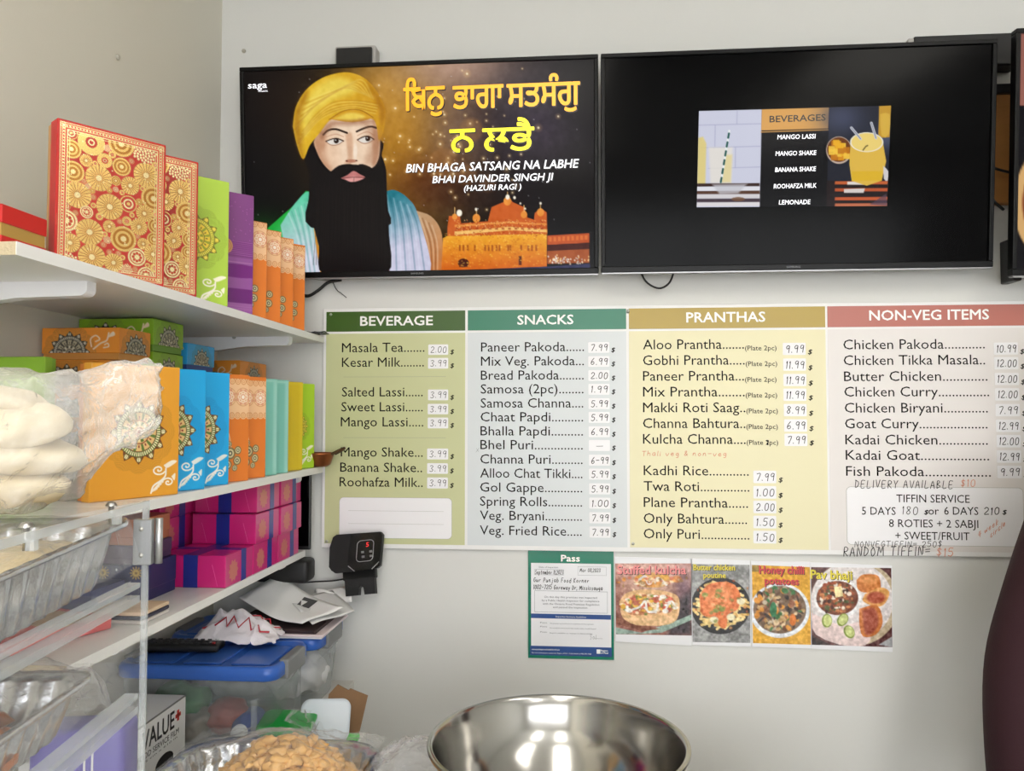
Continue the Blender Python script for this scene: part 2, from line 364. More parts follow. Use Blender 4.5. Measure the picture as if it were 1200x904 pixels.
def local(root, x, y, depth=0.0):
    """where the sight line of a photo pixel meets a thing's own front plane (local y = depth) -> local x, z"""
    M = mw(root).inverted(); o = M @ EYE; d = M.to_3x3() @ ray(x, y); p = o + d * ((depth - o.y) / d.y)
    return p.x, p.z

# ================================================================ the room
XL, XR, YF, ZC = -1.012, 3.4, -3.2, 2.95
wall_m = mat('painted_wall', (214, 214, 211), 0.55, bump=0.04, bscale=140, var=0.02, vscale=3)
wallL_m = mat('painted_side_wall', (214, 210, 197), 0.6, bump=0.04, bscale=140, var=0.02, vscale=3)
ceil_m = mat('ceiling_tile', (226, 226, 222), 0.8, bump=0.1, bscale=200)
floor_m = mat('floor_vinyl', (168, 166, 160), 0.35, var=0.08, vscale=6)
white_trim = mat('white_trim', (232, 232, 230), 0.4)
def struct(o, label=None): return tag(o, label, None, None, 'structure')
struct(bbox('wall_back', XL - .1, XR + .1, D, D + .1, 0, ZC, wall_m))
struct(bbox('wall_left', XL - .1, XL, YF, D, 0, ZC, wallL_m))
struct(bbox('wall_right', XR, XR + .1, YF, D, 0, ZC, wall_m))
struct(bbox('floor', XL - .1, XR + .1, YF - .1, D + .1, -.1, 0, floor_m))
struct(bbox('ceiling', XL - .1, XR + .1, YF - .1, D + .1, ZC, ZC + .1, ceil_m))
# front wall with the shop window
wf = thing('wall_front', None, None); tag(wf, None, None, None, 'structure')
for a in ((XL - .1, -.7, 0, ZC), (2.9, XR + .1, 0, ZC), (-.7, 2.9, 0, .5), (-.7, 2.9, 2.5, ZC)):
    bbox('wall_section', a[0], a[1], YF - .1, YF, a[2], a[3], wall_m, wf)
w1 = thing('window_1', None, None, (0, YF - .06, 0)); tag(w1, None, None, None, 'structure')
for a in ((-.7, -.64, .5, 2.5), (2.84, 2.9, .5, 2.5), (-.64, 2.84, .5, .56), (-.64, 2.84, 2.44, 2.5), (1.08, 1.12, .56, 2.44)):
    bbox('window_frame', a[0], a[1], 0, .06, a[2], a[3], white_trim, w1)
pane_m = film_mat('window_glass', (235, 245, 250), 0.97, 0.02, 0, 1, 0.5)
for a in ((-.64, 1.08), (1.12, 2.84)): bbox('pane', a[0], a[1], .02, .026, .56, 2.44, pane_m, w1)
# ceiling light panels
lamp_m = mat('light_diffuser', (255, 250, 240), 0.6, emit=PANEL_POWER)
where = ('above the counter', 'above the television wall', 'over the shop floor by the window', 'over the shop floor by the plain wall')
for (x, y), wh in zip(((-.15, -.1), (1.5, -.1), (-.15, -1.9), (1.5, -1.9)), where):
    t = thing('ceiling_light', 'recessed white fluorescent ceiling panel ' + wh, 'ceiling light', (x, y, ZC), group='ceiling light panels')
    bbox('light_frame', -.33, .33, -.63, .63, -.02, 0, white_trim, t, .004)
    bbox('diffuser', -.29, .29, -.59, .59, -.024, -.018, lamp_m, t)
# screws left in the walls
steel = mat('steel', (190, 190, 188), 0.3, metal=1.0)
def wall_plug(px, py, wall, label):
    p = at_y(px, py, D) if wall == 'b' else at_x(px, py, XL)
    r = (math.pi / 2, 0, 0) if wall == 'b' else (0, math.pi / 2, 0)
    o = lathe('wall_plug', [(.0001, .006), (.004, .006), (.006, .003), (.006, -.001)], mat('plug_grey', (176, 172, 160), 0.5), None, 12, loc=p)
    o.rotation_euler = r; tag(o, label, 'wall plug')
wall_plug(286, 60, 'b', 'small round grey plug in the wall above the picture television')
wall_plug(137, 67, 'l', 'small dark screw hole plug high on the side wall')
wall_plug(168, 36, 'l', 'tiny grey plug near the top of the side wall') if False else None

# ================================================================ menu board
BX0, BX1, BZ0, BZ1 = -.703, 1.19, 1.1405, 1.7975
board = thing('menu_board', 'wide four-column wall menu board listing dishes and handwritten prices', 'menu board', (BX0, D - .012, BZ0))
bw, bh = BX1 - BX0, BZ1 - BZ0
board_white = mat('board_white', (232, 231, 231), 0.4)
bbox('backing_panel', 0, bw, 0, .0115, 0, bh, board_white, board, .001)
def BL(x, y): return local(board, x, y)
z7 = lambda x, y: BL(370 + x / 2.916, 350 + y / 2.916)
z8 = lambda x, y: BL(730 + x / 2.553, 340 + y / 2.553)
# columns: local x borders taken on one level so that they stand upright
colx = [(z7(33, 500)[0], z7(510, 500)[0]), (z7(519, 500)[0], z7(1063, 500)[0]), (z8(20, 500)[0], z8(611, 500)[0]), (z8(618, 500)[0], bw - .006)]
hz0, hz1 = bh - .064, bh - .009
heads = [(58, 92, 30), (46, 122, 96), (176, 150, 62), (182, 108, 96)]
bodies = [(196, 199, 152), (211, 216, 219), (228, 221, 182), (224, 219, 217)]
kinds = ['green_header', 'teal_header', 'gold_header', 'rose_header']
for i, (a, b) in enumerate(colx):
    o = bbox('header_panel', a, b, -.0012, .0, hz0, hz1, mat(kinds[i], heads[i], 0.32, var=.06, vscale=5), board)
    bbox('column_panel', a, b, -.0012, .0, .012, hz0 - .006, mat(kinds[i] + '_column', bodies[i], 0.38), board)
ink = mat('menu_ink', (16, 13, 12), 0.8, spec=.1); head_ink = mat('white_ink', (244, 244, 242), 0.4); pen_ink = mat('pen_ink', (14, 14, 18), 0.8, spec=.1)
grey_ink = mat('grey_pen', (92, 92, 90), 0.5); orange_ink = mat('orange_marker', (216, 138, 106), 0.5); label_m = mat('price_label', (236, 235, 238), 0.35); line_m = mat('thin_line', (150, 152, 140), 0.5)
def btext(body, z, x0, x1, base, cap, m, off=0.0, shear=0.0, y=-.0016):
    a, c = z(x0, base); b, _ = z(x1, base); k = abs(z(x0, base - cap)[1] - c)
    return text(body, a, b, c, k, m, board, y, off, shear)
for body, z, x0, x1, b in (('BEVERAGE', z7, 153, 400, 93), ('SNACKS', z7, 690, 880, 89), ('PRANTHAS', z8, 190, 425, 97), ('NON-VEG ITEMS', z8, 737, 1094, 91)):
    btext(body, z, x0, x1, b, 31 if z is z7 else 29, head_ink, .022)
def price(z, x0, y0, x1, y1, val, wd=.0016, m=None):
    a, c = z(x0, y1); b, d = z(x1, y0)
    cx, cz = (a + b) / 2, (c + d) / 2
    o = plate('price_label', [(cx + p, cz + q) for p, q in rrect(b - a, d - c, .0025, 3)], .0006, label_m, board, y=-.0020)
    h = d - c; w = b - a
    if val == '-': pen('-', a + w * .25, b - w * .25, c + h * .1, h * .7, .0012, pen_ink, o, y=-.0024)
    else: pen(val, a + w * .08, b - w * .06, c + h * .2, h * .58, wd, m or pen_ink, o, y=-.0024)
    return o
def dollar(z, x, base, k=1.0):
    a, c = z(x, base); b, _ = z(x + 13, base); text('$', a, b, c, .0118 * k, ink, board, -.0016, .02, .2)
def row(z, body, x0, x1, base, bx0, by0, bx1, by1, val, dx=None, cap=31.5, wd=.0018):
    btext(body, z, x0, x1, base, cap, ink, .0)
    price(z, bx0, by0, bx1, by1, val, wd)
    dollar(z, bx1 + 7 if dx is None else dx, by1 - 3)
for r in (('Masala Tea.......', 90, 372, 184, 385, 157, 453, 193, '2.00'), ('Kesar Milk........', 90, 370, 234, 384, 203, 453, 240, '3.99'), ('Salted Lassi......', 90, 366, 335, 384, 311, 453, 348, '3.99'),
          ('Sweet Lassi......', 88, 366, 386, 383, 360, 453, 396, '3.99'), ('Mango Lassi.....', 86, 368, 437, 383, 407, 453, 444, '3.99'), ('Mango Shake...', 86, 366, 540, 381, 513, 453, 550, '3.99'),
          ('Banana Shake..', 84, 364, 592, 381, 563, 452, 599, '3.99'), ('Roohafza Milk..', 82, 366, 642, 381, 612, 452, 649, '3.99')):
    row(z7, *r, wd=.0014)
for y in (269, 476):
    a, c = z7(95, y); b, _ = z7(445, y); bbox('divider_line', a, b, -.0016, -.0012, c, c + .0007, line_m, board)
def note_box(z, x0, y0, x1, y1):
    a, c = z(x0, y1); b, d = z(x1, y0); cx, cz = (a + b) / 2, (c + d) / 2
    o = plate('note_box_outline', [(cx + p, cz + q) for p, q in rrect(b - a, d - c, .012, 6)], .0004, line_m, board, y=-.0016)
    plate('note_box', [(cx + p, cz + q) for p, q in rrect(b - a - .0016, d - c - .0016, .0114, 6)], .0006, label_m, board, y=-.0020)
note_box(z7, 80, 682, 466, 818)
for y in (725, 769):
    a, c = z7(112, y); b, _ = z7(438, y); bbox('ruled_line', a, b, -.0024, -.0020, c, c + .0005, line_m, board)
sn = ['Paneer Pakoda......', 'Mix Veg. Pakoda...', 'Bread Pakoda........', 'Samosa (2pc)........', 'Samosa Channa....', 'Chaat Papdi..........', 'Bhalla Papdi..........', 'Bhel Puri...............', 'Channa Puri..........', 'Alloo Chat Tikki....', 'Gol Gappe............', 'Spring Rolls...........', 'Veg. Bryani............', 'Veg. Fried Rice.....']
sp = ['7.99', '6.99', '2.00', '1.99', '5.99', '5.99', '6.99', '-', '6-99', '5.99', '5.99', '1.00', '7.99', '7.99']
sb = [182, 230, 278, 325, 373, 420, 468, 515, 564, 612, 660, 708, 756, 807]; st = [149, 197, 245, 292, 341, 388, 437, 484, 534, 582, 632, 681, 731, 780]
for i in range(14):
    k = i / 13; row(z7, sn[i], 565 - 4 * k, 917 - 8 * k, sb[i], 931 + 4 * k, st[i], 1003 + 4 * k, st[i] + 37, sp[i])
a, c = z7(545, 526); b, _ = z7(560, 526); pen('x', a, b, c, .012, .0006, grey_ink, board, y=-.0018)
pr = [('Aloo Prantha.......', '9.99', 362, 178, 478, 158), ('Gobhi Prantha.....', '11.99', 364, 225, 479, 205), ('Paneer Prantha...', '11.99', 362, 272, 480, 251), ('Mix Prantha........', '11.99', 364, 319, 480, 295),
      ('Makki Roti Saag..', '8.99', 366, 366, 481, 341), ('Channa Bahtura..', '6.99', 366, 413, 482, 387), ('Kulcha Channa....', '7.99', 367, 460, 483, 430)]
for n, v, xe, b, bx, by in pr:
    row(z8, n, 60, xe, b, bx, by, bx + 68, by + 37, v, cap=29)
    btext('(Plate 2pc)', z8, xe + 3, xe + 97, b + 3, 14, ink, .004)
a, c = z8(424, 463); b, _ = z8(441, 463); pen('1', a, b, c, .011, .0028, pen_ink, board, y=-.0022)
a, c = z8(55, 496); b, _ = z8(312, 496); pen('Thali veg & non-veg', a, b, c, .0125, .0015, orange_ink, board, y=-.0018)
for n, v, xe, b, by in (('Kadhi Rice............', '7.99', 376, 554, 541), ('Twa Roti...............', '1.00', 378, 601, 587), ('Plane Prantha......', '2.00', 374, 649, 631), ('Only Bahtura.......', '1.50', 371, 697, 676), ('Only Puri...............', '1.50', 378, 743, 721)):
    row(z8, n, 62, xe, b, 390, by, 458, by + 37, v, cap=29)
nv = [('Chicken Pakoda............', '10.99', 1082, 178, 157), ('Chicken Tikka Masala..', '12.00', 1083, 225, 201), ('Butter Chicken.............', '12.00', 1090, 273, 248), ('Chicken Curry...............', '12.00', 1095, 319, 294), ('Chicken Biryani.............', '7.99', 1091, 367, 341),
      ('Goat Curry....................', '12.99', 1090, 414, 388), ('Kadai Chicken..............', '12.00', 1091, 462, 434), ('Kadai Goat...................', '12.99', 1095, 508, 480), ('Fish Pakoda..................', '9.99', 1100, 556, 526)]
for i, (n, v, xe, b, by) in enumerate(nv):
    row(z8, n, 659 + i, xe, b, 1109 + 1.3 * i, by, 1180 + 1.4 * i, by + 37, v, cap=29)
note_box(z8, 670, 592, 1196, 762)
def bpen(body, z, x0, x1, base, cap, wd, m, rise=0.0, slant=.1):
    a, c = z(x0, base); b, _ = z(x1, base); return pen(body, a, b, c, abs(z(x0, base - cap)[1] - c), wd, m, board, y=-.0026, rise=rise, slant=slant)
bpen('DELIVERY AVAILABLE', z8, 690, 988, 591, 22, .0017, pen_ink); bpen('$10', z8, 1006, 1055, 588, 21, .0016, orange_ink)
for body, x0, x1, b in (('TIFFIN SERVICE', 817, 1036, 635), ('5 DAYS', 714, 815, 672), ('or', 913, 944, 672), ('6 DAYS', 960, 1062, 672), ('8 ROTIES + 2 SABJI', 795, 1062, 709), ('+ SWEET/FRUIT', 814, 1036, 746)):
    btext(body, z8, x0, x1, b, 23, ink, -.002, y=-.0026)
bpen('180', z8, 831, 884, 671, 23, .0017, pen_ink); bpen('210', z8, 1076, 1127, 672, 21, .0020, pen_ink)
for x in (900, 1134):
    a, c = z8(x, 671); b, _ = z8(x + 13, 671); text('$', a, b, c, .011, ink, board, -.0026, .02, .2)
bpen('NONVEGTIFFIN= 250$', z8, 690, 955, 769, 17, .0014, pen_ink, rise=.015); bpen('RANDOM TIFFIN=', z8, 655, 920, 797, 27, .0019, pen_ink, rise=.03); bpen('$15', z8, 933, 990, 796, 24, .0018, orange_ink)
bpen('4 week', z8, 1060, 1124, 744, 19, .0013, orange_ink, rise=.75); bpen('circle', z8, 1096, 1144, 744, 18, .0013, orange_ink, rise=.9)
for z, x, y in ((z7, 52, 55), (z7, 1067, 45), (z7, 38, 830), (z8, 30, 759), (z8, 16, 62)):
    a, c = z(x, y); o = lathe('screw', [(.0001, .003), (.003, .0026), (.0042, .0006), (.0042, 0)], steel, board, 12, loc=(a, -.0012, c)); o.rotation_euler = (math.pi / 2, 0, 0)

# ================================================================ televisions
tv_black = mat('tv_black', (8, 8, 9), 0.35, spec=.2); tv_plastic = mat('tv_back', (22, 22, 24), 0.5)
screen_m = print_mat('lit_screen', 0.16, emit=SCREEN, spec=0.07)
dark_screen = mat('dark_screen', (3, 3, 4), 0.16, spec=0.07)
silver_ink = mat('silver_logo', (120, 120, 124), 0.3)
def television(label, x0, x1, yb, zb, yt, zt):
    w = x1 - x0; h = math.hypot(yt - yb, zt - zb); tilt = math.atan2(yb - yt, zt - zb)
    t = thing('television', label, 'television', (x0, yb, zb), (tilt, 0, 0), 'wall televisions')
    bz = .011
    for a, b, c, d in ((0, w, 0, .016), (0, w, h - bz, h), (0, bz, .016, h - bz), (w - bz, w, .016, h - bz)):
        bbox('bezel', a, b, -.006, .02, c, d, tv_black, t, .002)
    bbox('screen', bz, w - bz, 0.0, .012, .016, h - bz, dark_screen, t)
    bbox('back_housing', .02, w - .02, .02, .036, .02, h - .02, tv_plastic, t, .006)
    bbox('trim_strip', .002, w - .002, -.0055, .015, -.003, .0, mat('grey_trim', (150, 150, 152), 0.3, metal=.6), t)
    text('SAMSUNG', w / 2 - .017, w / 2 + .017, .0055, .0045, silver_ink, t, -.0068, .02, name='brand_lettering')
    return t, w, h
tv1, w1_, h1_ = television('lit wall television showing a bearded man in a yellow turban', -.915, .054, 2.095, 1.876, 2.055, 2.447)
tv2, w2_, h2_ = television('mostly black wall television with a small beverages picture', .060, 1.033, 2.068, 1.873, 2.020, 2.431)
tv3, w3_, h3_ = television('wall television at the wall end showing orange curry', 1.053, 2.023, 2.02, 1.842, 1.975, 2.434)

# ---- picture on the first television, painted in the photograph's units
def ZP(*p): return [(320 + x / 3.768, 80 + y / 3.768) for x, y in p]
def ZT(*p): return [(500 + x / 5.854, 220 + y / 5.854) for x, y in p]
A = Art([(284, 87), (699, 70), (700, 312), (291, 318)], 500, 290, (10, 9, 9))
A.glow(330, 115, 60, 60, (26, 18, 14)); A.glow(470, 165, 78, 120, (186, 128, 30), .95); A.glow(450, 115, 45, 45, (205, 150, 55), .8); A.glow(535, 78, 75, 38, (205, 168, 146), .9)
A.glow(535, 160, 45, 60, (150, 120, 110), .6); A.glow(505, 215, 45, 32, (96, 46, 12), .8); A.glow(630, 150, 65, 75, (56, 44, 62), .85); A.glow(560, 225, 60, 25, (40, 20, 14), .6)
A.glow(305, 296, 34, 32, (16, 150, 34), .9); A.glow(690, 100, 30, 60, (18, 15, 18), .7); A.glow(660, 215, 70, 28, (14, 10, 10), .8)
rs = random.Random(3)
for i in range(90):
    x, y = rs.gauss(530, 50), rs.gauss(175, 45); r = rs.choice((.5, .7, .9, 1.2)); A.ell(x, y, r * 3, r * 3, (250, 205, 130), soft=r * 4, alpha=.35); A.ell(x, y, r, r, (255, 240, 205), soft=1, alpha=.9)
for i in range(60): A.ell(rs.uniform(288, 698), rs.uniform(90, 300), .5, .5, (225, 225, 235), alpha=.8)
for x, y, r in ((548, 205, 12), (553, 153, 14), (573, 215, 10), (520, 190, 16)): A.ell(x, y, r, r, (190, 130, 70), soft=4, alpha=.28)
# shoulders and shawl
A.poly(ZP((-40, 720), (40, 650), (110, 590), (160, 545), (240, 700), (260, 905), (-60, 905)), (30, 170, 60), smooth=4, col2=(150, 215, 190), dirn=(315, 270, 345, 300))
A.poly(ZP((35, 690), (95, 600), (158, 545), (182, 640), (195, 740), (215, 905), (140, 905), (60, 780)), (96, 205, 165), smooth=4, col2=(206, 208, 226), dirn=(345, 235, 355, 300))
for k in range(7): A.line(ZP((70 + 14 * k, 640 - 8 * k), (110 + 11 * k, 740), (140 + 10 * k, 900)), 1.0, (70, 150, 140) if k % 2 else (232, 236, 242), .55, 5, 2)
A.poly(ZP((630, 625), (700, 650), (745, 710), (755, 800), (745, 905), (680, 905), (600, 700)), (198, 160, 120), smooth=4, col2=(196, 112, 50), dirn=(500, 250, 515, 320))
for k in range(5): A.line(ZP((650 + 14 * k, 650 + 10 * k), (690 + 10 * k, 770), (700 + 8 * k, 900)), .9, (120, 70, 40) if k % 2 else (235, 215, 190), .6, 5, 1.6)
A.poly(ZP((495, 545), (540, 538), (600, 575), (645, 650), (700, 905), (515, 905), (500, 720)), (34, 120, 135), smooth=4, col2=(206, 205, 228), dirn=(462, 228, 478, 285))
for k in range(8): A.line(ZP((505 + 15 * k, 560 + 7 * k), (525 + 17 * k, 700), (530 + 21 * k, 900)), 1.0, (30, 90, 105) if k % 2 else (232, 236, 248), .5, 5, 2)
A.poly(ZP((180, 690), (240, 905), (215, 905), (196, 800)), (226, 150, 40)); A.poly(ZP((512, 700), (520, 905), (485, 905)), (140, 52, 40))
# head
A.poly(ZP((140, 330), (132, 390), (158, 470), (160, 600), (180, 690), (205, 780), (232, 905), (505, 905), (515, 720), (505, 560), (500, 450), (480, 390), (475, 320), (300, 260)), (19, 15, 14), smooth=4)
A.poly(ZP((178, 330), (200, 275), (250, 232), (350, 225), (440, 220), (468, 280), (472, 340), (466, 400), (440, 440), (350, 470), (270, 465), (228, 440), (195, 395)), (226, 184, 150), smooth=4, col2=(243, 214, 186), dirn=(370, 170, 400, 165))
A.poly(ZP((178, 330), (196, 280), (228, 300), (236, 380), (258, 455), (228, 440), (195, 395)), (190, 138, 104), smooth=4, alpha=.75, soft=5)
A.poly(ZP((440, 225), (468, 280), (472, 340), (462, 410), (440, 430), (438, 330)), (188, 134, 100), smooth=4, alpha=.7, soft=4)
A.poly(ZP((318, 300), (330, 395), (315, 420), (345, 428), (352, 360), (345, 290)), (206, 158, 124), smooth=3, alpha=.7, soft=3)
A.ell(*ZP((363, 370))[0], 2.2, 9, (250, 232, 212), soft=3, alpha=.8); A.ell(*ZP((345, 412))[0], 6.5, 2, (176, 112, 86), soft=2, alpha=.8); A.ell(*ZP((325, 412))[0], 1.2, .9, (96, 50, 38)); A.ell(*ZP((368, 410))[0], 1.2, .8, (96, 50, 38))
# beard and moustache
A.poly(ZP((180, 345), (205, 400), (235, 440), (268, 462), (300, 440), (345, 428), (390, 430), (440, 442), (470, 400), (480, 390), (498, 450), (505, 600), (500, 700), (170, 700), (160, 560), (158, 460), (150, 400)), (19, 15, 14), smooth=4)
A.poly(ZP((240, 470), (290, 432), (340, 425), (362, 432), (395, 425), (440, 445), (430, 470), (390, 458), (355, 455), (310, 470), (270, 490)), (19, 15, 14), smooth=3)
A.poly(ZP((300, 487), (330, 472), (356, 455), (385, 470), (408, 483), (380, 494), (345, 500)), (196, 122, 118), smooth=3); A.poly(ZP((318, 490), (356, 478), (400, 486), (370, 500), (340, 502)), (226, 158, 152), smooth=3);
A.line(ZP((310, 487), (356, 482), (405, 484)), .8, (96, 44, 44))
# eyes and brows
for e, bx in ((((232, 327), (255, 318), (280, 314), (310, 325), (285, 338), (255, 340)), ((220, 298), (240, 280), (275, 274), (325, 290))), (((372, 320), (395, 308), (420, 304), (445, 318), (420, 330), (395, 332)), ((368, 284), (400, 270), (430, 262), (455, 268)))):
    A.poly(ZP(*e), (232, 224, 214), smooth=3); c = ZP(e[2])[0]; A.ell(c[0] - .6, c[1] + 2.8, 3.0, 3.0, (36, 22, 16)); A.ell(c[0] - 1.4, c[1] + 2.0, .7, .7, (240, 240, 240))
    A.line(ZP(*e[:4]), 1.3, (40, 22, 16), 1, 3); A.line(ZP((e[0][0] - 2, e[0][1]), (e[5][0], e[5][1] + 3), (e[4][0], e[4][1] + 3), e[3]), .7, (120, 74, 54), .8, 3)
    A.line(ZP(*bx), 2.3, (38, 24, 18), .95, 4); A.line(ZP(*[(x, y - 18) for x, y in e[:4]]), .8, (176, 122, 92), .7, 3)
# turban
tb = ZP((84, 262), (96, 180), (140, 105), (210, 52), (290, 28), (350, 30), (410, 58), (460, 115), (492, 180), (494, 230), (484, 290), (466, 320), (455, 258), (430, 228), (350, 240), (262, 228), (205, 290), (160, 345), (132, 405), (104, 345))
A.poly(tb, (228, 186, 44), smooth=4, col2=(214, 158, 40), dirn=(345, 140, 452, 150)); A.poly(ZP((120, 200), (170, 110), (250, 55), (330, 60), (360, 110), (260, 150), (180, 210), (140, 300)), (240, 214, 90), smooth=4, soft=9, alpha=.9)
for k in range(11): A.line(ZP((92 + 5 * k, 290 - 14 * k), (165 + 14 * k, 180 - 9 * k), (300 + 9 * k, 100 - 4 * k), (400 + 4 * k, 120 + 2 * k)), 1.1, (184, 126, 24) if k % 2 else (246, 226, 120), .5, 6, 2.2)
for k in range(8): A.line(ZP((108 + 3 * k, 345 - 9 * k), (150 + 6 * k, 290 - 12 * k), (215 + 8 * k, 225 - 10 * k), (330 + 6 * k, 185 - 5 * k), (450 + 2 * k, 205 - 6 * k)), 1.0, (178, 118, 22) if k % 2 else (250, 230, 130), .5, 6, 2)
A.poly(ZP((245, 230), (310, 192), (380, 188), (438, 222), (350, 244)), (214, 160, 40), smooth=3); A.poly(ZP((270, 228), (320, 205), (370, 204), (405, 220), (350, 236)), (236, 204, 84), smooth=3, soft=3); A.line(ZP((245, 232), (310, 194), (380, 190), (440, 222)), 1.0, (150, 96, 20), .8, 4)
A.poly(ZP((455, 120), (492, 180), (494, 240), (480, 310), (466, 318), (470, 220)), (196, 138, 34), smooth=3, alpha=.7, soft=4)
# strands of the beard and soft light and shade painted on face and turban
for k in range(26): x = 190 + 12 * k; A.line(ZP((x, 480 + rs.uniform(0, 60)), (x + rs.uniform(-8, 8), 640), (x + (x - 350) * .05, 860)), .7, (44, 36, 32), .5, 4, 1.4)
A.ell(*ZP((255, 385))[0], 10, 9, (240, 206, 176), soft=8, alpha=.5); A.ell(*ZP((425, 375))[0], 6, 8, (240, 206, 176), soft=6, alpha=.4)
A.poly(ZP((84, 262), (96, 180), (140, 105), (150, 130), (120, 220), (128, 330), (132, 405), (104, 345)), (150, 92, 16), smooth=3, soft=7, alpha=.55)
A.poly(ZP((410, 58), (460, 115), (492, 180), (480, 250), (462, 180), (425, 110)), (160, 100, 20), smooth=3, soft=6, alpha=.5)
A.poly(ZP((205, 290), (250, 240), (330, 236), (430, 230), (440, 246), (330, 258), (262, 262), (215, 320)), (150, 98, 70), smooth=3, soft=5, alpha=.55)
A.poly(ZP((380, 230), (470, 280), (470, 400), (440, 432), (400, 420), (430, 340)), (150, 96, 66), smooth=3, soft=8, alpha=.35)
# the lit temple
gold, red = (236, 158, 40), (206, 84, 30)
A.poly(ZT((120, 340), (200, 300), (840, 290), (840, 530), (110, 560)), (244, 172, 44), col2=(216, 104, 22), dirn=(560, 275, 560, 312))
A.poly(ZT((150, 275), (160, 190), (235, 190), (245, 240), (430, 225), (455, 130), (540, 95), (565, 50), (600, 95), (680, 130), (705, 200), (750, 215), (755, 170), (795, 135), (838, 165), (842, 310), (200, 325), (150, 325)), (206, 96, 36))
A.poly(ZT((200, 295), (590, 262), (840, 280), (840, 300), (590, 285), (200, 318)), (248, 196, 110)); A.poly(ZT((200, 250), (560, 228), (838, 240), (838, 252), (560, 240), (200, 265)), (236, 150, 70))
for k in range(14): x = 210 + 45 * k; A.rect(*ZT((x, 268 - .03 * k))[0], *ZT((x + 20, 282))[0], (150, 50, 20), alpha=.6)
for x in (230, 255, 285, 335, 405, 430, 455, 485, 505, 565, 580, 655, 705, 730, 760): A.rect(*ZT((x, 385))[0], *ZT((x + 13, 425))[0], (170, 86, 20))
A.ell(*ZT((262, 505))[0], 6.5, 5, (70, 24, 10)); A.rect(*ZT((232, 505))[0], *ZT((292, 532))[0], (70, 24, 10)); A.rect(*ZT((645, 460))[0], *ZT((665, 520))[0], (90, 40, 20))
for x, y, r in ((350, 205, 26), (565, 90, 26), (680, 180, 22), (795, 165, 24), (200, 195, 18)): A.ell(*ZT((x, y))[0], r / 5.8, r / 5.2, (238, 150, 60)); A.line(ZT((x, y - 20), (x, y - 62)), .8, (240, 190, 120))
for x, y, r in ((232, 170, 3.2), (566, 62, 2.4), (614, 66, 1.5), (348, 145, 1.4), (795, 104, 1.3), (655, 105, 1), (688, 140, 1)): A.ell(*ZT((x, y))[0], r, r * 1.2, (255, 246, 226), soft=1.2)
for k in range(260): A.ell(*ZT((rs.uniform(200, 835), rs.uniform(215, 325)))[0], .55, .5, rs.choice(((255, 220, 150), (140, 40, 16), (250, 190, 90))), alpha=.8)
A.poly(ZT((842, 322), (1135, 305), (1135, 370), (842, 385)), (196, 86, 40)); A.poly(ZT((842, 385), (1135, 370), (1135, 415), (842, 425)), (70, 24, 16)); A.poly(ZT((842, 425), (1135, 412), (1135, 505), (842, 512)), (168, 84, 40))
for k in range(9): A.rect(*ZT((855 + 31 * k, 332 - 1.6 * k))[0], *ZT((873 + 31 * k, 362 - 1.6 * k))[0], (236, 130, 60), alpha=.7)
for k in range(70): A.ell(*ZT((rs.uniform(845, 1135), rs.gauss(490, 14)))[0], .8, 1.0, rs.choice(((245, 235, 220), (250, 210, 150), (200, 180, 170))), alpha=.9)
A.poly(ZT((60, 565), (840, 530), (1140, 510), (1140, 640), (0, 640)), (52, 54, 88), col2=(24, 26, 46), dirn=(600, 310, 600, 318))
for k in range(400): x, y = rs.uniform(130, 835), rs.uniform(305, 530); A.ell(*ZT((x, y))[0], .9, .7, rs.choice(((255, 214, 96), (222, 130, 30), (250, 190, 60), (190, 88, 18))), alpha=.45, soft=.9)
A.c += A.grain(6, .05, 2)[..., None] * (A.c.mean(-1, keepdims=True) > .1)
A.make('screen_picture', w1_ - .022, h1_ - .027, screen_m, tv1, .011, .016, -.0005)
def glow_ink(name, col): return mat(name, col, 0.3, emit=SCREEN)
gi_o, gi_y, gi_w, gi_k = glow_ink('glow_orange', (232, 158, 26)), glow_ink('glow_yellow', (240, 226, 30)), glow_ink('glow_white', (240, 240, 246)), mat('screen_shadow', (10, 8, 8), 0.3)
def ttext(tv, body, x0, y0, x1, y1, cap, m, off=0.0, shear=0.0, y=-.0012, unit=.682):
    """text on a screen between two photo pixels of its baseline"""
    a, c = local(tv, x0, y0); b, d = local(tv, x1, y1); k = abs(local(tv, x0, y0 - cap)[1] - c)
    return text(body, a, b, c, k, m, tv, y, off, shear, 'screen_lettering', rise=(d - c) / (b - a), unit=unit)
def fat(o, d):
    """a heavier weight: the same letters printed again a little to every side"""
    me = o.data; n = len(me.vertices); V = [v.co.copy() for v in me.vertices]; Fc = [tuple(p.vertices) for p in me.polygons]; VV = []; FF = []
    for k in range(7):
        s = Vector((d * math.cos(k * 1.047), 0, d * math.sin(k * 1.047))) if k < 6 else Vector()
        s.y = -2e-5 * k; FF += [tuple(i + len(VV) for i in f) for f in Fc]; VV += [v + s for v in V]
    m2 = bpy.data.meshes.new(me.name); m2.from_pydata(VV, [], FF); m2.materials.append(me.materials[0]); o.data = m2
    return o
def ZG(x, y): return 460 + x / 5, 80 + y / 5
for body, p, q, cap, m in (('ਿਬਨੁ', (68, 250), (305, 238), 27, gi_o), ('ਭਾਗਾ', (356, 240), (648, 228), 27, gi_o), ('ਸਤਸੰਗੁ', (672, 228), (1096, 212), 27, gi_o), ('ਨ', (338, 494), (482, 488), 27, gi_y), ('ਲਭੈ', (530, 488), (828, 478), 27, gi_y)):
    p, q = ZG(*p), ZG(*q)
    fat(ttext(tv1, body, p[0] + 1, p[1] + 1.2, q[0] + 1, q[1] + 1.2, cap, gi_k, y=-.0009, unit=.64), .0022); fat(ttext(tv1, body, *p, *q, cap, m, unit=.64), .0016)
